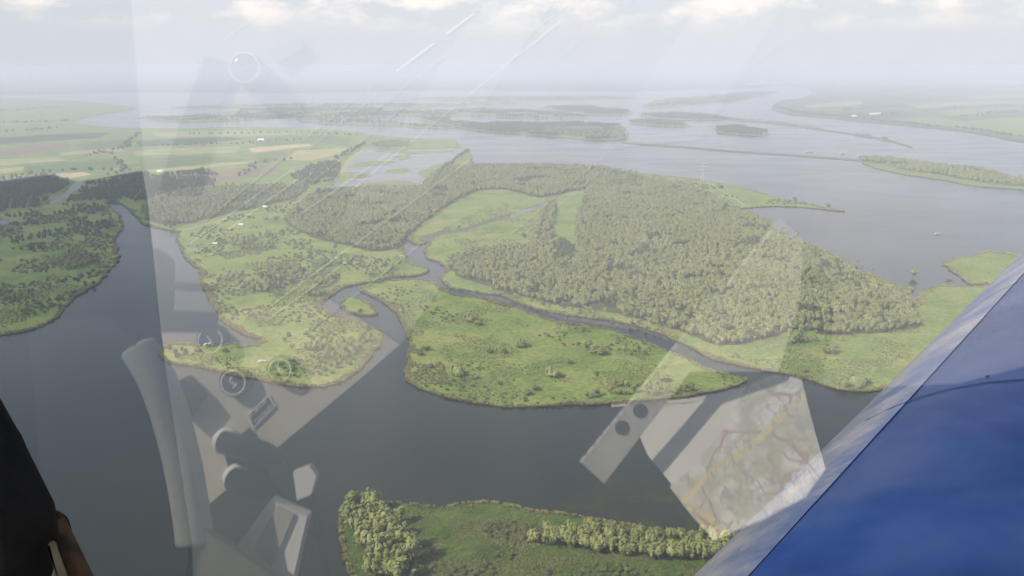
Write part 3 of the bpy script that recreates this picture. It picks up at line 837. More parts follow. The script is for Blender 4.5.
# rough herbs and low scrub on the near meadows
HERB_SRC = []
for i, hm in enumerate(HERB):
    x, y = gp(470 + 14 * i, 525 + 3 * i, LZ)
    o = link('herb_tuft', hm)
    o.location = (x, y, LZ)
    tag(o, ['leftmost rough herb tuft on the near bank grass', 'middle rough herb tuft on the near bank grass', 'rightmost rough herb tuft on the near bank grass'][i], 'plant', 'herb tufts on the near bank')
    HERB_SRC.append(o)
hp = []
for px, sp, th, lo, hi, sd in (
    ([(345, 590), (350, 520), (400, 508), (465, 508), (530, 515), (630, 530), (720, 540), (760, 560), (740, 610), (500, 640)], 1.7, 0.02, 0.35, 0.9, 50),
    ([(475, 528), (500, 520), (535, 525), (550, 540), (530, 552), (490, 545)], 1.5, -0.2, 0.8, 1.5, 51),
    ([(420, 545), (520, 552), (620, 570), (620, 600), (420, 600)], 1.7, 0.05, 0.5, 1.2, 58),
    (MIDLAND, 3.0, 0.18, 0.4, 1.1, 52),
    ([(412, 345), (440, 355), (450, 385), (430, 390), (412, 380), (412, 360)], 3.0, 0.05, 0.8, 1.8, 53),
    ([(180, 245), (250, 240), (400, 262), (410, 276), (330, 290), (325, 310), (376, 330), (378, 345), (350, 378), (280, 380), (170, 358), (262, 342), (220, 312)], 4.2, 0.12, 0.6, 1.7, 54),
    ([(0, 330), (60, 310), (110, 268), (116, 245), (120, 228), (106, 206), (0, 225)], 4.5, 0.10, 0.6, 1.6, 55),
    ([(700, 345), (800, 335), (920, 330), (900, 380), (830, 384), (760, 368)], 4.0, 0.12, 0.6, 1.5, 56),
    ([(430, 235), (500, 200), (545, 205), (530, 245), (450, 258)], 5.0, 0.12, 0.6, 1.4, 57)):
    for x, y in scatter(px, sp, th, 48 if sp > 2 else 16, sd):
        hp.append((x, y, LZ - 0.05, rng.uniform(lo, hi)))
instancer('meadow_herbs', hp, HERB_SRC, 'tall rough herbs and tussocks spread over the meadows', 'undergrowth')
bp_ = []
for px, sp, th, lo, hi, sd in (
    ([(480, 528), (505, 522), (538, 528), (548, 540), (520, 548), (490, 542)], 3.4, -0.25, 0.45, 0.85, 70),
    (MIDLAND, 9, 0.30, 0.4, 0.8, 71),
    ([(420, 540), (520, 556), (600, 566), (700, 572), (690, 590), (420, 590)], 4.0, 0.12, 0.35, 0.8, 77), ([(590, 532), (650, 536), (720, 541), (750, 550), (720, 556), (600, 545)], 3.6, -0.1, 0.4, 0.8, 78),
    ([(180, 245), (250, 240), (400, 262), (330, 290), (325, 310), (376, 330), (350, 378), (280, 380), (220, 312)], 9, 0.22, 0.5, 1.0, 72),
    ([(0, 330), (60, 310), (110, 268), (116, 245), (120, 228), (106, 206), (-60, 225), (-60, 340)], 9, 0.14, 0.5, 1.2, 73),
    ([(448, 272), (500, 292), (600, 316), (690, 342), (740, 352), (740, 360), (690, 348), (600, 320), (500, 296)], 7, 0.1, 0.4, 0.9, 74),
    ([(180, 240), (230, 218), (300, 200), (300, 230), (380, 255), (250, 262)], 11, 0.12, 0.5, 1.2, 76),
    ([(640, 176), (740, 190), (830, 208), (760, 206), (690, 188)], 12, 0.1, 0.6, 1.3, 75)):
    for x, y in scatter(px, sp, th, 60 if sp > 5 else 20, sd):
        bp_.append((x, y, LZ, rng.uniform(lo, hi)))
instancer('low_scrub', bp_, list(SRC['bush'].values()), 'low dark scrub bushes dotted over the marsh meadows', 'scrub')

# reed fringe along the banks: upright blades in tufts, wide here, missing there
def reed_mesh(seed):
    r = random.Random(seed)
    vs, fs = [], []
    for k in range(34):
        a, d = r.uniform(0, 6.28), 1.25 * math.sqrt(r.random())
        x, y = d * math.cos(a), d * math.sin(a)
        h, w_, t = r.uniform(0.8, 1.8), r.uniform(.16, .34), r.uniform(0, 3.14)
        lx, ly = r.uniform(-1.0, 1.0), r.uniform(-1.0, 1.0)
        o = len(vs)
        cx_, sx_ = math.cos(t) * w_, math.sin(t) * w_
        vs += [(x - cx_, y - sx_, -.3), (x + cx_, y + sx_, -.3), (x + cx_ + lx, y + sx_ + ly, h), (x - cx_ + lx, y - sx_ + ly, h * .9)]
        fs.append((o, o + 1, o + 2, o + 3))
    return mesh('blades', vs, fs, M_REED)
REED_SRC = []
for i, (px, py) in enumerate(((470, 507), (545, 514), (612, 525))):
    x, y = gp(px, py, LZ)
    o = link('reed_tuft', reed_mesh(i)); o.location = (x, y, LZ)
    tag(o, 'pale reed tuft at the water edge of the near bank, ' + ('leftmost', 'middle', 'rightmost')[i] + ' of three', 'reeds', 'reed tufts on the near bank')
    REED_SRC.append(o)
rp = []
def reed_belt(pts, wid, sp, maxd=2300):
    n = len(pts)
    ccw = area2(pts) > 0
    for i in range(n):
        p, q = pts[i], pts[(i + 1) % n]
        if p.length > maxd or p.y < 150: continue
        t = q - p
        L = t.length
        if L < 1e-3: continue
        t.normalize()
        inn_ = Vector((-t.y, t.x)) * (1 if ccw else -1)
        for k in range(max(1, int(L / sp))):
            c = p + t * (L * rng.random())
            nz = noise.fractal(Vector((c.x / 45, c.y / 45, 4.0)), 1.0, 2.0, 3)
            wdt = wid * max(0.0, 0.55 + 1.5 * nz)
            for _ in range(int(wdt / sp) + (1 if rng.random() < .75 else 0)):
                e = c + inn_ * (wdt * rng.random() ** 1.5 + 0.2)
                rp.append((e.x, e.y, LZ, rng.uniform(.55, 1.05)))
for pts, wid, sp in ((MAIN_PTS, 5.5, 1.7), (MID_PTS, 4.5, 1.5), (NEAR_PTS, 2.4, 1.2), (ISLE_PTS, 3, 1.5), (D_PTS, 6, 1.8), (FARP['wooded_spit'], 6, 3.5)):
    reed_belt(pts, wid, sp, 3800 if sp > 3 else 2300)
instancer('bank_reeds', rp, REED_SRC, 'pale yellow-green reed fringe growing along the river banks', 'reeds')

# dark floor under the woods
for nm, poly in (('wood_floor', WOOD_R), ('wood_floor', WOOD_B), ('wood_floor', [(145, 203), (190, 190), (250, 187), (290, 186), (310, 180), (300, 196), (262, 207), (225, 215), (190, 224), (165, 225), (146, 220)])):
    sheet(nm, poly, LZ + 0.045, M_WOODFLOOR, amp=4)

# ------------------------------------------------------------------ small buildings and boats
M_WHITE = mat('white_paint', (0.58, 0.58, 0.55), 0.6)
M_GREYROOF = mat('grey_roof', (0.22, 0.22, 0.22), 0.7)
M_REDROOF = mat('red_roof', (0.30, 0.11, 0.07), 0.8)
M_BRICK = noisy('brick_wall', [(0.4, (0.26, 0.14, 0.09)), (0.6, (0.20, 0.10, 0.07))], 3.0)
M_DARKGLASS = mat('dark_window', (0.03, 0.035, 0.04), 0.1, 0.5)
M_HULL = mat('boat_hull', (0.55, 0.55, 0.53), 0.45, 0.4)
M_CONC = noisy('concrete', [(0.4, (0.62, 0.62, 0.60)), (0.6, (0.5, 0.5, 0.49))], 0.02)

def bxv(x0, x1, y0, y1, z0, z1):
    v = [(x, y, z) for z in (z0, z1) for y in (y0, y1) for x in (x0, x1)]
    f = [(0, 2, 3, 1), (4, 5, 7, 6), (0, 1, 5, 4), (2, 6, 7, 3), (0, 4, 6, 2), (1, 3, 7, 5)]
    return v, f

def house(px, py, w, l, h, rz, wallm, roofm, name, label, cat, group=None, base=LZ):
    x, y = gp(px, py, base)
    e = empty(name, (x, y, base), rz)
    tag(e, label, cat, group)
    v, f = bxv(-l / 2, l / 2, -w / 2, w / 2, -0.3, h)
    v += [(-l / 2, 0, h + w * .42), (l / 2, 0, h + w * .42)]
    f = [q for q in f if q != (4, 5, 7, 6)] + [(4, 6, 8), (5, 9, 7)]
    link('wall', mesh('wall', v, f, wallm), e)
    o, t = 0.35, 0.18
    yy, zz = w / 2 + o, h - o * .84
    zr = h + w * .42
    rv_ = [(-l / 2 - o, -yy, zz), (l / 2 + o, -yy, zz), (l / 2 + o, 0, zr), (-l / 2 - o, 0, zr), (-l / 2 - o, yy, zz), (l / 2 + o, yy, zz)]
    rv_ = [(a, b, c + .03) for a, b, c in rv_] + [(a, b, c + .03 + t) for a, b, c in rv_]
    rf_ = [(0, 3, 2, 1), (3, 4, 5, 2), (6, 7, 8, 9), (9, 8, 11, 10), (0, 1, 7, 6), (4, 10, 11, 5), (0, 6, 9, 3), (3, 9, 10, 4), (1, 2, 8, 7), (2, 5, 11, 8)]
    r_ = link('roof', mesh('roof', rv_, rf_, roofm), e)
    cv, cf = bxv(l * .2, l * .2 + .7, -.35, .35, zr - .5, zr + .9)
    link('chimney', mesh('chimney', cv, cf, M_BRICK), r_)
    for s in (-1, 1):
        for k in (-.3, .05, .32):
            wv, wf = bxv(k * l - .55, k * l + .55, s * (w / 2 + .03) - .03, s * (w / 2 + .03) + .03, h * .35, h * .8)
            link('window', mesh('window', wv, wf, M_DARKGLASS), e)
    dv, df = bxv(-.5, .5, -w / 2 - .08, -w / 2 - .005, 0, min(2.1, h * .85))
    link('door', mesh('door', dv, df, M_GREYROOF), e)
    return e

house(215, 245, 4, 6, 2.4, .4, M_WHITE, M_WHITE, 'white_hut', 'white hut nearest the left shore of the peninsula', 'hut', 'white huts on the peninsula')
house(241, 226, 4.5, 7, 2.6, .2, M_WHITE, M_WHITE, 'white_hut', 'white hut beside the footpath on the peninsula', 'hut', 'white huts on the peninsula')
house(265, 208, 5, 7, 2.6, .1, M_WHITE, M_WHITE, 'white_hut', 'white hut above the footpath near the grey wood', 'hut', 'white huts on the peninsula')
house(290, 194, 5, 8, 3, .1, M_WHITE, M_GREYROOF, 'white_hut', 'grey-roofed white hut in the trees left of the pond', 'hut')
house(311, 175, 6, 10, 3, .1, M_WHITE, M_WHITE, 'farm_shed', 'white shed in the dark trees just left of the pond', 'shed')
house(331, 160, 7, 11, 3, .3, M_WHITE, M_GREYROOF, 'farm_house', 'white farm house at the pond dike corner', 'house')
house(160, 173, 9, 13, 4, .2, M_WHITE, M_WHITE, 'barn', 'white barn at the edge of the dark left wood', 'barn')
house(261, 141, 12, 22, 4, .1, M_WHITE, M_WHITE, 'barn', 'large white barn above the tan field', 'barn')
for i, (hx, hy) in enumerate(((88, 155.5), (96, 153.5), (104, 152.5), (111, 153.5))):
    house(hx, hy, 10, 15, 4, .3 * i, M_BRICK, M_REDROOF, 'farm_house', ['leftmost', 'second from left', 'third from left', 'rightmost'][i] + ' of the red-roofed farm houses among the left fields', 'house', 'red-roofed farm houses')
for i, (hx, hy) in enumerate(((854, 117), (872, 115), (878, 114.5))):
    house(hx, hy, 14, 28, 5, .2, M_WHITE, M_WHITE, 'farm_shed', ['left', 'middle', 'right'][i] + ' of three white farm sheds on the polder across the river', 'shed', 'white sheds on the polder')

def boat(px, py, L, rz, label, group=None, cabin=True, on=0.0):
    x, y = gp(px, py, on)
    e = empty('motor_boat', (x, y, on), rz)
    tag(e, label, 'boat', group)
    B = L * .16
    st = [(-.5, .85, .0), (-.2, 1, 0), (.15, .95, .02), (.38, .6, .06), (.5, .04, .12)]
    v, f = [], []
    for s, wd, lift_ in st:
        v += [(s * L, -B * wd, L * (.10 + lift_)), (s * L, -B * wd * .7, -L * .03), (s * L, B * wd * .7, -L * .03), (s * L, B * wd, L * (.10 + lift_))]
    for i in range(len(st) - 1):
        for k in range(3):
            f.append((4 * i + k, 4 * i + 4 + k, 4 * i + 5 + k, 4 * i + 1 + k))
        f.append((4 * i, 4 * i + 3, 4 * i + 7, 4 * i + 4))
    f += [(0, 1, 2, 3), (16, 19, 18, 17)]
    link('hull', mesh('hull', v, f, M_HULL), e)
    if cabin:
        cv, cf = bxv(-.3 * L, .12 * L, -B * .7, B * .7, L * .095, L * .21)
        c = link('cabin', mesh('cabin', cv, cf, M_WHITE), e)
        for s in (-1, 1):
            wv, wf = bxv(-.25 * L, .07 * L, s * B * .71 - .03, s * B * .71 + .03, L * .14, L * .19)
            link('window', mesh('window', wv, wf, M_DARKGLASS), c)
        rv_, rf_ = bxv(-.32 * L, .1 * L, -B * .75, B * .75, L * .211, L * .225)
        link('roof', mesh('roof', rv_, rf_, M_WHITE), c)
    return e
boat(262, 362, 8, .3, 'white boat drawn up on the narrow spit of the peninsula', on=LZ + .35)
boat(401, 257, 9, 1.0, 'small white boat moored at the head of the channel')
boat(371, 287, 6, .2, 'little white boat where the channel forks', cabin=False)
boat(937, 234, 9, .1, 'white motor boat alone on the open water at right')
boat(842, 154, 17, .05, 'left of two white boats moored beyond the long dam')
boat(860, 156, 17, .05, 'right of two white boats moored beyond the long dam')
boat(809, 152, 24, .1, 'long low barge beyond the long dam', cabin=False)
boat(207, 345, 8, .9, 'small white boat in the inlet of the left peninsula')
boat(185, 350, 6, .6, 'tiny boat at the mouth of the small inlet', cabin=False)

# far town and industry
def block(name, px0, px1, py, h, depth, label, cat, group=None, material=None):
    x0, y0 = gp(px0, py)
    x1, _ = gp(px1, py)
    e = empty(name, ((x0 + x1) / 2, y0, LZ))
    tag(e, label, cat, group)
    w_ = x1 - x0
    v, f = bxv(-w_ / 2, w_ / 2, 0, depth, -1, h)
    link('wall', mesh('wall', v, f, material or M_CONC), e)
    v, f = bxv(-w_ / 2 - 2, w_ / 2 + 2, -2, depth + 2, h + .2, h + 3)
    link('roof', mesh('roof', v, f, M_GREYROOF), e)
    n = max(2, min(8, int(w_ / 40)))
    for i in range(n):
        a = -w_ / 2 + w_ * (i + .2) / n
        v, f = bxv(a, a + w_ * .6 / n, -.6, -.1, h * .45, h * .7)
        link('window', mesh('window', v, f, M_DARKGLASS), e)
    return e
block('factory_hall', 761, 767, 84.0, 58, 60, 'bright white block standing highest left of the far river mouth', 'building')
block('factory_hall', 750, 759, 85.0, 24, 60, 'low white hall left of the bright white block', 'building')
block('factory_hall', 774, 783, 84.2, 34, 60, 'pale hall right of the bright white block', 'building')
block('tower_block', 793.5, 797, 84.0, 95, 50, 'slim pale tower beyond the far river mouth', 'tower')
block('warehouse', 840, 850, 83.5, 24, 60, 'far pale warehouse right of the slim tower', 'warehouse', 'far warehouses')
block('warehouse', 856, 868, 83.0, 20, 60, 'second far pale warehouse right of the slim tower', 'warehouse', 'far warehouses')
block('warehouse', 905, 935, 84.0, 26, 80, 'long white warehouse in the middle of the far right skyline', 'warehouse', 'far warehouses', M_WHITE)
block('warehouse', 938, 985, 83.5, 30, 80, 'longest white warehouse on the far right skyline', 'warehouse', 'far warehouses', M_WHITE)
block('factory_hall', 990, 1008, 83.0, 62, 80, 'tall white factory hall on the far right skyline', 'building', None, M_WHITE)
block('factory_hall', 1008, 1030, 83.5, 90, 80, 'tallest white factory hall at the right edge of the skyline', 'building', None, M_WHITE)
def zigzag_lattice(px, py, h):
    x, y = gp(px, py)
    e = empty('zigzag_stand_in', (x, y, 0))
    M_ST = MATS.get('galvanised') or mat('galvanised', (.45, .46, .47), .5, .4, .3)
    for sx in (-1, 1):
        for sy in (-1, 1):
            v, f = [], []
            for z, r_ in ((-1, 3.2), (h * .6, 1.2), (h, .5)):
                v += [(sx * r_ + a, sy * r_ + b, z) for a, b in ((-.3, -.3), (.3, -.3), (.3, .3), (-.3, .3))]
            for k in range(2):
                f += [(4 * k + j, 4 * k + (j + 1) % 4, 4 * k + 4 + (j + 1) % 4, 4 * k + 4 + j) for j in range(4)]
            link('leg', mesh('leg', v, f, M_ST), e)
    for z, w_ in ((h * .62, 9), (h * .78, 11), (h * .93, 7)):
        v, f = bxv(-w_, w_, -.4, .4, z, z + .9)
        link('crossarm', mesh('crossarm', v, f, M_ST), e)
    return e
tag(zigzag_lattice(702, 182, 46), 'pale lattice added for a zigzag reflection at the water edge behind the wood', 'stand-in')  # added lattice stands in for a zigzag reflection in the glass

# ------------------------------------------------------------------ the aircraft
A = R(28)
PN = Vector((0, -math.cos(A), -math.sin(A)))        # inside normal of the flat windscreen pane
P0 = EYE + Vector((0, 0.35, 0))
def mirror(p):
    s = (p - P0).dot(PN)
    return p - PN * (2 * s)
NCON = -(CF - PN * (2 * CF.dot(PN)))                 # "up" of the console planes
def on_plane(px, py, extra=0.0):
    """Point of the pane seen at a pixel, moved outward by extra."""
    d = ray(px, py)
    t = (P0 - EYE).dot(PN) / d.dot(PN)
    return EYE + d * t - PN * extra
def refl(px, py, depth, up=0.0):
    """Cabin point whose image in the pane is seen at a pixel."""
    return mirror(EYE + ray(px, py) * depth) + NCON * up

plane = empty('light_aircraft', EYE + Vector((0, 0.3, -1.15)))
tag(plane, 'light aircraft seen from its cabin: windscreen, blue cowling and dark window frame', 'aircraft')

# windscreen glass: solid 3 mm acrylic, clear with Fresnel reflection on both faces
M_GLASS = bpy.data.materials.new('windscreen_acrylic')
M_GLASS.use_nodes = True
gn, gl = M_GLASS.node_tree.nodes, M_GLASS.node_tree.links
gn.clear()
go_ = gn.new('ShaderNodeOutputMaterial')
gm = gn.new('ShaderNodeMixShader')
gt = gn.new('ShaderNodeBsdfTransparent'); gt.inputs[0].default_value = (0.985, 0.985, 0.985, 1)
gg = gn.new('ShaderNodeBsdfGlossy'); gg.inputs['Roughness'].default_value = 0.0
glw = gn.new('ShaderNodeLayerWeight'); glw.inputs['Blend'].default_value = 0.5      # Facing = 1 - |cos|, the same from both sides
gp5 = gn.new('ShaderNodeMath'); gp5.operation = 'POWER'; gp5.inputs[1].default_value = 5.0
gl.new(glw.outputs['Facing'], gp5.inputs[0])
gf = gn.new('ShaderNodeMath'); gf.operation = 'MULTIPLY_ADD'; gf.inputs[1].default_value = 0.915; gf.inputs[2].default_value = 0.085
gl.new(gp5.outputs[0], gf.inputs[0])
gl.new(gf.outputs[0], gm.inputs[0]); gl.new(gt.outputs[0], gm.inputs[1]); gl.new(gg.outputs[0], gm.inputs[2]); gl.new(gm.outputs[0], go_.inputs['Surface'])
def pane(name, edge, material):
    inn = [on_plane(x, y) for x, y in edge]
    outr = [p - PN * 0.001 for p in inn]
    n_ = len(inn)
    pf = [tuple(range(n_)), tuple(reversed(range(n_, 2 * n_)))] + [(i, (i + 1) % n_, n_ + (i + 1) % n_, n_ + i) for i in range(n_)]
    o = wobj(name, inn + outr, pf, material, plane)
    bm = bmesh.new(); bm.from_mesh(o.data); bmesh.ops.recalc_face_normals(bm, faces=bm.faces); bm.to_mesh(o.data); bm.free()
    return o
JOINT = [(-150, 196), (-60, 190), (0, 182), (30, 178), (50, 175.5), (75, 182), (100, 179), (142, 172), (147, 200), (165, 370), (192, 545), (196, 660)]
pane('windscreen', [(-150, -170), (760, -170), (1180, -120), (1200, 300), (1180, 640), (700, 660)] + JOINT[::-1], M_GLASS)
M_TINT = M_GLASS.copy(); M_TINT.name = 'darkening_tint'
for n_ in M_TINT.node_tree.nodes:
    if n_.type == 'BSDF_TRANSPARENT': n_.inputs[0].default_value = (0.745, 0.775, 0.80, 1)
tag(pane('darkening_pane', JOINT + [(-60, 640), (-150, 400)], M_TINT), 'tinted pane added to darken the view left of the clear windscreen')  # tinted pane added to darken the left; its joint follows the tree line

M_BLACK = noisy('black_vinyl', [(0.4, (0.004, 0.004, 0.0042)), (0.6, (0.008, 0.0075, 0.007))], 60, rough=0.75)
M_DARK = mat('dark_carpet', (0.022, 0.022, 0.024), 0.95, 0.05)
M_BEIGE = noisy('grey_beige_panel', [(0.4, (0.62, 0.57, 0.49)), (0.6, (0.66, 0.61, 0.53))], 25, rough=0.6)
M_GREYV = noisy('grey_vinyl', [(0.35, (0.42, 0.42, 0.40)), (0.65, (0.48, 0.47, 0.45))], 300, rough=0.7, fine=(900, 0.25), bump=0.0)
M_RING = mat('white_print', (0.85, 0.85, 0.82), 0.6)
M_KNOB = mat('black_plastic', (0.015, 0.015, 0.016), 0.4, 0.5)
M_SILVER = mat('silver_case', (0.80, 0.80, 0.79), 0.45, 0.5, 0.0)
M_BRASS = mat('brass', (0.55, 0.42, 0.2), 0.35, 0.5, 0.9)
M_BROWN = noisy('brown_trim', [(0.4, (0.060, 0.034, 0.017)), (0.6, (0.012, 0.008, 0.005))], 50, rough=0.6)
M_CREAM = noisy('cream_strip', [(0.4, (0.20, 0.16, 0.10)), (0.6, (0.12, 0.10, 0.065))], 40)
M_BLUE = noisy('blue_paint', [(0.3, (0.010, 0.023, 0.095)), (0.5, (0.014, 0.036, 0.135)), (0.7, (0.028, 0.056, 0.160))], 3.2, rough=0.16, spec=0.12)
b_ = M_BLUE.node_tree.nodes['Principled BSDF']
b_.inputs['Coat Weight'].default_value = 0.0
b_.inputs['IOR'].default_value = 1.16
b_.inputs['Coat Roughness'].default_value = 0.1
_n, _l = M_BLUE.node_tree.nodes, M_BLUE.node_tree.links       # old sheet metal: slow waves along the panel
_g = _n.new('ShaderNodeNewGeometry'); _m = _n.new('ShaderNodeMapping'); _m.inputs['Rotation'].default_value = (0, 0, R(40)); _m.inputs['Scale'].default_value = (5.0, 0.7, 5.0)
_t = _n.new('ShaderNodeTexNoise'); _t.inputs['Scale'].default_value = 1.0; _t.inputs['Detail'].default_value = 3
_b = _n.new('ShaderNodeBump'); _b.inputs['Strength'].default_value = 0.3; _b.inputs['Distance'].default_value = 0.03
_l.new(_g.outputs['Position'], _m.inputs[0]); _l.new(_m.outputs[0], _t.inputs['Vector']); _l.new(_t.outputs['Fac'], _b.inputs['Height']); _l.new(_b.outputs[0], b_.inputs['Normal'])
_l.new(_b.outputs[0], b_.inputs['Coat Normal'])

def slab(name, px, depth, th, material, parent, up=0.0):
    """A plate in the cabin, laid out by where its reflection is seen."""
    base = [refl(x, y, depth, up) for x, y in px]
    top = [p + NCON * th for p in base]
    n = len(base)
    f = [tuple(range(n)), tuple(range(n, 2 * n))] + [(i, (i + 1) % n, n + (i + 1) % n, n + i) for i in range(n)]
    o = wobj(name, base + top, f, material, parent)
    bm = bmesh.new(); bm.from_mesh(o.data); bmesh.ops.recalc_face_normals(bm, faces=bm.faces); bm.to_mesh(o.data); bm.free()
    return o

def tube(name, path, radii, material, parent, k=12, smooth=True, cap=True):
    vs, fs = [], []
    n = len(path)
    for i, p in enumerate(path):
        t = (path[min(i + 1, n - 1)] - path[max(i - 1, 0)]).normalized()
        a = t.cross(Vector((0.3, 0.2, 0.9))).normalized()
        b = t.cross(a)
        r_ = radii[i] if isinstance(radii, (list, tuple)) else radii
        for j in range(k):
            an = 2 * math.pi * j / k
            vs.append(p + a * r_ * math.cos(an) + b * r_ * math.sin(an))
    for i in range(n - 1):
        for j in range(k):
            fs.append((i * k + j, i * k + (j + 1) % k, (i + 1) * k + (j + 1) % k, (i + 1) * k + j))
    if cap: fs += [tuple(range(k))[::-1], tuple(range((n - 1) * k, n * k))]
    return wobj(name, vs, fs, material, parent, smooth)

def spline(pts, sub=8):
    out = []
    n = len(pts)
    for i in range(n - 1):
        p0, p1, p2, p3 = pts[max(i - 1, 0)], pts[i], pts[i + 1], pts[min(i + 2, n - 1)]
        for j in range(sub):
            t = j / sub
            out.append(0.5 * ((2 * p1) + (p2 - p0) * t + (2 * p0 - 5 * p1 + 4 * p2 - p3) * t * t + (3 * p1 - p0 - 3 * p2 + p3) * t ** 3))
    out.append(pts[-1])
    return out

# cabin floor under everything the pane mirrors
slab('cabin_floor', [(-420, -420), (1450, -420), (1450, 800), (-420, 800)], 1.22, 0.01, M_DARK, plane, up=-0.012)

# console: a long beige panel with dials, placards and headset sockets
DC = 0.86
console = slab('console', [(168, 372), (200, 512), (352, 386), (400, 345), (330, 300), (160, 322)], DC, 0.008, M_BEIGE, plane, up=-0.008)
slab('trim_veil_panel', [(160, 321), (330, 299), (401, 344), (440, 287), (500, 301), (560, 318), (640, 331), (690, 349), (760, 370), (840, 390), (960, 384), (1280, 300), (1280, -60), (126, -60), (146, 200)], DC, 0.008, noisy('grey_veil_trim', [(0.4, (0.30, 0.29, 0.28)), (0.6, (0.34, 0.33, 0.32))], 20), console, up=-0.0084)  # right half added: pale slab mirrored as a brightening veil over the wood
def dial(px, py, rp, digit):
    r_ = rp * DC / F
    c = refl(px, py, DC)
    ex = (refl(px + 1, py, DC) - c).normalized()
    ey = (refl(px, py + 1, DC) - c).normalized()
    vs, fs = [], []
    k = 28
    prof = [(1.25, 0.0), (1.22, .010), (1.05, .014), (0.0, .014)]
    for rr, h in prof:
        for j in range(k):
            a = 2 * math.pi * j / k
            vs.append(c + ex * r_ * rr * math.cos(a) + ey * r_ * rr * math.sin(a) + NCON * h)
    for i in range(len(prof) - 1):
        for j in range(k):
            fs.append((i * k + j, i * k + (j + 1) % k, (i + 1) * k + (j + 1) % k, (i + 1) * k + j))
    d = wobj('dial', vs, fs, M_KNOB, console)
    vs, fs = [], []
    for rr, h in ((1.0, .0148), (.89, .0148)):
        for j in range(k):
            a = 2 * math.pi * j / k
            vs.append(c + ex * r_ * rr * math.cos(a) + ey * r_ * rr * math.sin(a) + NCON * h)
    for j in range(k):
        fs.append((j, (j + 1) % k, k + (j + 1) % k, k + j))
    wobj('ring', vs, fs, M_RING, d)
    lettering('digit', digit, (px, py), rp * 1.15, d, .0149)

DX, UPV = Vector((-0.70, 0.714)), Vector((-0.56, -0.83))     # text runs this way in the mirrored picture
def lettering(name, s, at, size, parent, up):
    cu = bpy.data.curves.new('t', 'FONT')
    cu.body = s
    cu.align_x = 'CENTER'
    cu.align_y = 'CENTER'
    cu.resolution_u = 2
    to = bpy.data.objects.new('t', cu)
    me_ = bpy.data.meshes.new_from_object(to)
    vs = [refl(at[0] + (DX.x * v.co.x + UPV.x * v.co.y) * size, at[1] + (DX.y * v.co.x + UPV.y * v.co.y) * size, DC, up) for v in me_.vertices]
    fs = [tuple(p.vertices) for p in me_.polygons]
    o = wobj(name, vs, fs, M_RING, parent)
    bpy.data.objects.remove(to)
    return o
dial(215, 340, 12.5, '1')
dial(237.5, 381.5, 12.5, '2')
dial(283.5, 369, 11.5, '3')

# placard
plac = slab('placard', [(247.5, 415), (269.5, 394.5), (276, 407), (253.5, 429)], DC, 0.0015, M_RING, console, up=0.001)
slab('placard_face', [(249.3, 415.2), (269.0, 396.8), (274.1, 406.6), (254.2, 426.2)], DC, 0.0004, M_KNOB, plac, up=0.0027)
lettering('lettering', 'BOSE X', (258.5, 408.2), 7.0, plac, .0034)
lettering('lettering', 'HEADSET', (264.5, 414.6), 6.0, plac, .0034)

# long thin printed frames on the console
def outline(px, wpx):
    for a, b in zip(px, px[1:] + px[:1]):
        a, b = Vector(a), Vector(b)
        t = (b - a).normalized(); q = Vector((-t.y, t.x)) * wpx / 2
        slab('printed_line', [a + q, b + q, b - q, a - q], DC, 0.0003, M_RING, console, up=0.0006)
outline([(190, 244), (198, 252), (300, 178), (292, 170)], 1.1)
outline([(262, 313), (268, 321), (352, 258), (346, 250)], 1.1)
for a, b, w_ in (((262, 313), (470, 160), 1.0), ((283, 352), (420, 245), 1.0), ((396, 72), (434, 44), 2.2), ((446, 35), (474, 14), 2.2), ((352, 190), (560, 22), 1.2), ((392, 152), (300, 215), 1.0)):
    a, b = Vector(a), Vector(b)
    t = (b - a).normalized(); q = Vector((-t.y, t.x)) * w_ / 2
    slab('printed_line', [a + q, b + q, b - q, a - q], DC, 0.0003, M_RING, console, up=0.0006)

srng = random.Random(3)
M_STREAK = mat('pale_streak', (.55, .54, .52), .7)
for k in range(13):  # thin pale slabs added so the pane mirrors faint streaks
    x0, y0 = srng.uniform(190, 660), srng.uniform(40, 250)
    L_ = srng.uniform(40, 190)
    a, b = Vector((x0, y0)), Vector((x0 + L_ * .78, y0 - L_ * srng.uniform(.56, .66)))
    t = (b - a).normalized(); q = Vector((-t.y, t.x)) * srng.uniform(.3, .7)
    slab('streak_line', [a + q, b + q, b - q, a - q], DC, 0.0003, M_STREAK, console, up=0.0006)
M_VEIL = mat('milky_veil', (.42, .41, .40), .7)  # paler wedges added so the pane mirrors milky veils
slab('veil_wedge', [(330, 235), (470, 20), (535, -30), (575, -30), (420, 200)], DC, 0.0002, M_VEIL, console, up=0.0002)
slab('veil_wedge', [(600, 150), (690, 20), (720, -20), (800, -20), (700, 140)], DC, 0.0002, M_VEIL, console, up=0.0002)

# headset sockets with plugs and cable
for (sx, sy), pl in (((228, 440), [(228, 440), (262, 446), (290, 456), (312, 490)]), ((238, 476), [(238, 476), (262, 482), (285, 486), (300, 492)])):
    c = refl(sx, sy, DC)
    sock = tube('headset_socket', [c, c + NCON * 0.012], [0.014, 0.013], M_SILVER, console, 18)
    pts = [refl(x, y, DC, 0.016 + 0.012 * math.sin(i)) for i, (x, y) in enumerate(pl)]
    tube('headset_plug', spline(pts[:3], 6), [0.0125] * 9 + [0.011, 0.009, 0.007, 0.006], M_KNOB, sock, 14)
cab = [refl(x, y, DC, 0.03) for x, y in ((262, 440), (290, 450), (312, 478), (324, 515), (333, 560), (338, 610))]
tube('headset_cable', spline(cab, 8), 0.0038, M_KNOB, console, 8)
cab = [refl(x, y, DC, 0.03) for x, y in ((262, 482), (290, 490), (312, 520), (330, 545), (345, 600))]
tube('headset_cable', spline(cab, 8), 0.0030, M_KNOB, console, 8)
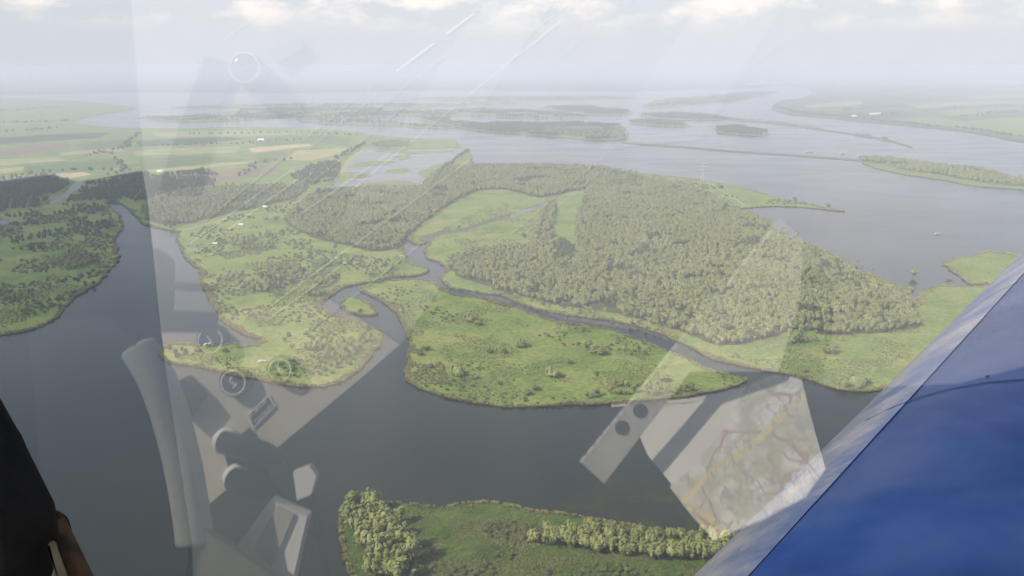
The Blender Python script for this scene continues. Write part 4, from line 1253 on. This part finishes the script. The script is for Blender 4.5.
slab('switch_lever', [(176, 384), (192, 376), (208, 396), (190, 420), (180, 408)], DC, 0.02, M_KNOB, console, up=0.0)
slab('socket_plate', [(224, 450), (250, 428), (262, 446), (272, 478), (240, 498)], DC, 0.004, M_KNOB, console, up=0.0005)

# silver headset control box lying at the console's end
box = empty('control_box', refl(285, 535, DC))
tag(box, 'silver control box with grey top lying by the headset cables, mirrored at lower left', 'device')
slab('case', [(240, 545), (276, 496), (312, 512), (296, 582), (262, 582)], DC - 0.06, 0.02, M_SILVER, box)
slab('top_panel', [(262, 540), (284, 500), (300, 508), (278, 560)], DC - 0.06, 0.003, M_GREYV, box, up=0.0205)
slab('end_cap', [(296, 470), (312, 464), (319, 474), (314, 492), (300, 498)], DC - 0.06, 0.012, M_SILVER, box)

# padded roll and grey sill
roll = [(134, 346), (142, 358), (154, 379), (164, 404), (173, 434), (181, 468), (187, 502), (191, 530), (192, 546)]
rp_ = spline([refl(x, y, DC - 0.12) for x, y in roll], 6)
tube('padded_roll', rp_, [0.006, 0.0135, 0.0172] + [0.0184] * (len(rp_) - 6) + [0.017, 0.0135, 0.007], M_GREYV, plane, 20)
slab('grey_sill', [(120, 580), (150, 556), (200, 522), (286, 580), (280, 640), (120, 640)], DC - 0.12, 0.01, mat('sill_vinyl', (.14, .14, .13), .8, .2), plane)
slab('roll_shade_plate', [(30, 310), (100, 315), (138, 343), (153, 372), (165, 404), (175, 440), (183, 482), (189, 522), (191, 560), (172, 640), (60, 640)], DC - 0.13, 0.006, mat('shade_plate_slate', (.05, .05, .05), .9, .1), plane)  # dark plate added to cover and shade the roll's left side

# chart on the lap and the plotting ruler
M_MAP = mat('printed_chart', (0.8, 0.8, 0.76), 0.75, 0.15)
n, l = M_MAP.node_tree.nodes, M_MAP.node_tree.links
b_ = n['Principled BSDF']
g = n.new('ShaderNodeNewGeometry')
base = n.new('ShaderNodeTexNoise'); base.inputs['Scale'].default_value = 32; base.inputs['Detail'].default_value = 5
l.new(g.outputs['Position'], base.inputs['Vector'])
rmp = n.new('ShaderNodeValToRGB')
for e_, (p, c) in zip([rmp.color_ramp.elements[0], rmp.color_ramp.elements[1], rmp.color_ramp.elements.new(.5), rmp.color_ramp.elements.new(.58)],
                      [(.40, (.80, .79, .76)), (.72, (.38, .46, .38)), (.50, (.66, .63, .60)), (.57, (.54, .54, .42))]):
    e_.position = p; e_.color = (*c, 1)
l.new(base.outputs['Fac'], rmp.inputs[0])
cur = rmp.outputs[0]
for sc_, wdt, c in ((12, .014, (.50, .33, .30)), (7, .022, (.74, .66, .40)), (38, .03, (.46, .48, .46)), (19, .014, (.54, .42, .40))):
    wp = n.new('ShaderNodeTexNoise'); wp.inputs['Scale'].default_value = sc_ * .8
    l.new(g.outputs['Position'], wp.inputs['Vector'])
    mxv = n.new('ShaderNodeMixRGB'); mxv.inputs[0].default_value = .10
    l.new(g.outputs['Position'], mxv.inputs[1]); l.new(wp.outputs['Color'], mxv.inputs[2])
    vo = n.new('ShaderNodeTexVoronoi'); vo.feature = 'DISTANCE_TO_EDGE'; vo.inputs['Scale'].default_value = sc_
    l.new(mxv.outputs[0], vo.inputs['Vector'])
    lt = n.new('ShaderNodeMath'); lt.operation = 'LESS_THAN'; lt.inputs[1].default_value = wdt
    l.new(vo.outputs['Distance'], lt.inputs[0])
    mx = n.new('ShaderNodeMixRGB'); mx.inputs[2].default_value = (*c, 1)
    l.new(lt.outputs[0], mx.inputs[0]); l.new(cur, mx.inputs[1])
    cur = mx.outputs[0]
l.new(cur, b_.inputs['Base Color'])
M_PAPER = noisy('paper', [(0.4, (0.78, 0.77, 0.74)), (0.6, (0.72, 0.70, 0.68))], 18, rough=0.8)

DM = 0.9
# the chart lies tilted on the lap, facing up towards the sun
CH_C = refl(730, 450, DC - 0.03)
CH_N = (NCON * 0.55 + sun_dir).normalized()
def lap(px, py, up=0.0):
    d = ray(px, py)
    h = on_plane(px, py)
    rd = d - PN * (2 * d.dot(PN))
    t = (CH_C - h).dot(CH_N) / rd.dot(CH_N)
    return h + rd * t + CH_N * up
def sheet_of(name, px, th, material, parent, up=0.0):
    base = [lap(x, y, up) for x, y in px]
    top = [p + CH_N * th for p in base]
    n = len(base)
    f = [tuple(range(n)), tuple(range(n, 2 * n))] + [(i, (i + 1) % n, n + (i + 1) % n, n + i) for i in range(n)]
    o = wobj(name, base + top, f, material, parent)
    bm = bmesh.new(); bm.from_mesh(o.data); bmesh.ops.recalc_face_normals(bm, faces=bm.faces); bm.to_mesh(o.data); bm.free()
    return o
chart = empty('folded_chart', refl(730, 450, DM))
tag(chart, 'folded paper chart with yellow and red lines, mirrored at lower right in the windscreen', 'chart')
sheet_of('page', [(632, 405), (700, 398), (752, 386), (732, 430), (700, 471), (676, 490), (648, 456), (636, 428)], 0.0008, M_PAPER, chart)
sheet_of('map_page', [(747, 388), (775, 374), (802, 380), (812, 420), (826, 470), (806, 498), (760, 522), (714, 541), (690, 514), (670, 488), (692, 471), (724, 431)], 0.0008, M_MAP, chart, up=0.0010)
sheet_of('page_edge', [(612, 406), (690, 401), (735, 390), (735, 391.5), (690, 403), (612, 408)], 0.0008, M_RING, chart, up=0.0020)
M_CLEARPL = noisy('frosted_ruler', [(0.35, (0.46, 0.44, 0.40)), (0.65, (0.62, 0.60, 0.55))], 22, rough=0.5)
ruler = empty('plotting_ruler', refl(690, 350, DM))
tag(ruler, 'pale plotting ruler with a white edge and two dark holes, mirrored in the windscreen', 'ruler')
slab('blade', [(580, 462), (604, 484), (690, 372), (778, 372), (800, 300), (802, 240), (779, 218), (690, 326)], DC - 0.037, 0.002, M_CLEARPL, ruler)  # upper end widened so its mirror image reads as a pale beam
for k in range(26):
    t0, t1 = k / 26, (k + rng.uniform(.45, .95)) / 26
    if k % 9 == 7: continue
    e0, e1 = Vector((579, 461.5)), Vector((780, 218))
    a_, b2 = e0.lerp(e1, t0), e0.lerp(e1, t1)
    slab('scale_mark', [a_, a_ + Vector((2.2, 1.6)), b2 + Vector((2.2, 1.6)), b2], DC - 0.037, 0.0006, M_RING, ruler, up=0.0021)
for hx, hy in ((640, 411), (622, 428)):
    c = refl(hx, hy, DC - 0.037, 0.0024)
    tube('hole', [c, c + NCON * 0.0006], [0.0075, 0.0075], M_KNOB, ruler, 16, smooth=False)

# dark slabs added as arm and body silhouettes, and a camera lens, faint in the upper left of the pane
M_SILHOUETTE = mat('silhouette_dark', (.05, .05, .055), .9, .1)
slab('arm_silhouette', [(206, 58), (240, 66), (212, 130), (196, 190), (160, 190), (180, 130)], DC, 0.003, M_SILHOUETTE, plane, up=0.002)
slab('body_silhouette', [(-40, -20), (14, 40), (40, 90), (52, 130), (30, 150), (-60, 150)], DC, 0.012, M_DARK, plane, up=0.004)
lens = empty('camera_lens', refl(254, 76, DC))
tag(lens, 'round camera lens mirrored faintly in the upper left of the windscreen', 'lens')
c = refl(254, 76, DC)
tube('barrel', [c, c + NCON * 0.03], [0.0175, 0.0165], M_KNOB, lens, 28)
tube('rim', [c + NCON * 0.0302, c + NCON * 0.034], [0.0165, 0.0150], M_SILVER, lens, 28)
vs, fs = [], []
ea = NCON.cross(Vector((1, 0, 0))).normalized(); eb = NCON.cross(ea)
for i in range(5):
    th = i / 4 * 0.9
    for j in range(24):
        a = 2 * math.pi * j / 24
        vs.append(c + NCON * (0.0335 + 0.006 * math.cos(th * 1.6)) + (ea * math.cos(a) + eb * math.sin(a)) * (0.0002 + 0.0142 * math.sin(th * 1.57) / math.sin(.9 * 1.57)))
for i in range(4):
    for j in range(24):
        fs.append((i * 24 + j, i * 24 + (j + 1) % 24, (i + 1) * 24 + (j + 1) % 24, (i + 1) * 24 + j))
wobj('glass', vs, fs, M_DARKGLASS, lens, smooth=True)
slab('hood', [(272, 56), (300, 38), (306, 50), (280, 66)], DC, 0.01, M_GREYROOF, lens)

# dark window frame at the lower left, seen directly
def bar(name, px, depth, th, material, parent):
    base = [EYE + ray(x, y) * depth for x, y in px]
    top = [p - CF * th for p in base]
    n = len(base)
    f = [tuple(range(n)), tuple(range(n, 2 * n))] + [(i, (i + 1) % n, n + (i + 1) % n, n + i) for i in range(n)]
    o = wobj(name, base + top, f, material, parent)
    bm = bmesh.new(); bm.from_mesh(o.data); bmesh.ops.recalc_face_normals(bm, faces=bm.faces)
    bmesh.ops.bevel(bm, geom=[e for e in bm.edges], offset=th * .22, segments=3, affect='EDGES', profile=.6)
    bm.to_mesh(o.data); bm.free()
    o.data.polygons.foreach_set('use_smooth', [True] * len(o.data.polygons))
    return o
wf = bar('window_frame', [(-60, 290), (-20, 345), (28, 432), (62, 500), (68, 540), (40, 640), (-90, 640)], 0.44, 0.05, M_BLACK, plane)
bar('trim_strip', [(62, 510), (65, 512), (98, 578), (108, 640), (97, 640), (66, 545)], 0.45, 0.016, M_BROWN, wf)
bar('label_strip', [(53, 539), (56, 541), (72, 585), (88, 640), (78, 640)], 0.42, 0.006, M_CREAM, wf)

# blue cowling outside, its left flank running forward to the right
q_ax = Vector((math.sin(R(40)), math.cos(R(40)), 0))
r0 = ray(865, 408)
NC = q_ax.cross(r0).normalized()
if NC.z > 0: NC = -NC
RC = 0.50
T0 = EYE + r0 * 1.9
AX = T0 + NC * RC
u_ = NC
v_ = q_ax.cross(u_).normalized()
prof = [(-3.0, 1.0), (-1.5, 1.0), (-.8, 1.0), (0, 1.0), (.8, 1.0), (1.6, 1.0), (2.6, 1.0), (3.6, .99), (4.0, .94), (4.3, .82), (4.45, .6), (4.52, .3), (4.53, .02)]
vs, fs = [], []
K = 64
for s, rr in prof:
    for j in range(K):
        a = 2 * math.pi * j / K
        ca, sa = math.cos(a), math.sin(a)
        ex_ = 1.0
        vs.append(AX + q_ax * s + (u_ * ca + v_ * sa * 1.15) * RC * rr)
for i in range(len(prof) - 1):
    for j in range(K):
        fs.append((i * K + j, i * K + (j + 1) % K, (i + 1) * K + (j + 1) % K, (i + 1) * K + j))
cowl = wobj('cowling', vs, fs, M_BLUE, plane, smooth=True)
bm = bmesh.new(); bm.from_mesh(cowl.data)
cut = bmesh.ops.bisect_plane(bm, geom=bm.verts[:] + bm.edges[:] + bm.faces[:], plane_co=P0 - PN * 0.05 - plane.location, plane_no=-PN, clear_inner=True)
bmesh.ops.edgeloop_fill(bm, edges=[e for e in cut['geom_cut'] if isinstance(e, bmesh.types.BMEdge)])
bmesh.ops.recalc_face_normals(bm, faces=bm.faces); bm.to_mesh(cowl.data); bm.free()
# sky sheen painted as a pale strip, panel seams and fasteners on the cowling
def skin(s_, a, up=0.0):
    return AX + q_ax * s_ + (u_ * math.cos(a) + v_ * math.sin(a) * 1.15) * (RC + up)
side = 1 if (EYE - skin(0, math.pi + .3)).dot(skin(0, math.pi + .3) - AX) > (EYE - skin(0, math.pi - .3)).dot(skin(0, math.pi - .3) - AX) else -1
def strip(name, s0, s1, a0, a1, up, material, ns=24, na=6):
    vs, fs = [], []
    for i in range(ns + 1):
        for j in range(na + 1):
            p = skin(s0 + (s1 - s0) * i / ns, math.pi + side * (a0 + (a1 - a0) * j / na), up)
            vs.append(p)
    for i in range(ns):
        for j in range(na):
            k = i * (na + 1) + j
            fs.append((k, k + 1, k + na + 2, k + na + 1))
    keep = [all((vs[q] - P0).dot(-PN) > 0.05 for q in f) for f in fs]
    o = wobj(name, vs, [f for f, k in zip(fs, keep) if k], material, cowl, smooth=True)
    return o
M_SHEEN = noisy('painted_sheen', [(0.38, (0.030, 0.065, 0.20)), (0.50, (0.11, 0.13, 0.22)), (0.64, (0.22, 0.21, 0.27))], 6, rough=0.25, spec=0.3)
M_PINK = noisy('pink_highlight', [(0.4, (0.22, 0.16, 0.20)), (0.6, (0.06, 0.09, 0.22))], 9, rough=0.4, spec=0.2)  # edge highlight mixed as a pinkish colour
M_SEAM = mat('seam_dark', (0.010, 0.020, 0.085), 0.6, 0.1)
strip('sheen_strip', -2.5, 3.5, -0.10, 0.42, 0.0012, M_SHEEN, 40)  # pale edge colour painted in place of the sky's grazing reflection
for ss in (-0.35, 0.75):
    strip('panel_seam', ss, ss + 0.006, 0.26, 1.5, 0.0013, M_SEAM, 1, 24)
for i in range(5):
    c = skin(-0.3 + .45 * i, math.pi + side * 0.66, 0.0)
    nn = (c - AX); nn -= q_ax * nn.dot(q_ax); nn.normalize()
    if (c - P0).dot(-PN) > 0.08:
        tube('fastener', [c, c + nn * 0.002], [0.004, 0.0032], M_SEAM, cowl, 8)
mind = min(((Vector(v) - P0).dot(-PN), i) for i, v in enumerate(vs))
print('cowling outside pane by', mind[0])

# ------------------------------------------------------------------ haze
M_HAZE = bpy.data.materials.new('haze')
M_HAZE.use_nodes = True
hn, hl = M_HAZE.node_tree.nodes, M_HAZE.node_tree.links
hn.clear()
ho = hn.new('ShaderNodeOutputMaterial')
hv = hn.new('ShaderNodeVolumePrincipled')
hv.inputs['Color'].default_value = (0.72, 0.795, 0.985, 1)
hv.inputs['Density'].default_value = 0.000185
hv.inputs['Anisotropy'].default_value = 0.0
hl.new(hv.outputs[0], ho.inputs['Volume'])
hvv, hff = bxv(-95000, 95000, -95000, 95000, -2.0, ALT + 6)
hz = link('haze', mesh('haze', hvv, hff, M_HAZE))
tag(hz, 'pale summer haze over the whole landscape', 'haze', kind='stuff')
print('objects', len(bpy.data.objects), 'willows', len(trees['willow']), 'alders', len(trees['alder']), 'herbs', len(hp), 'scrub', len(bp_))
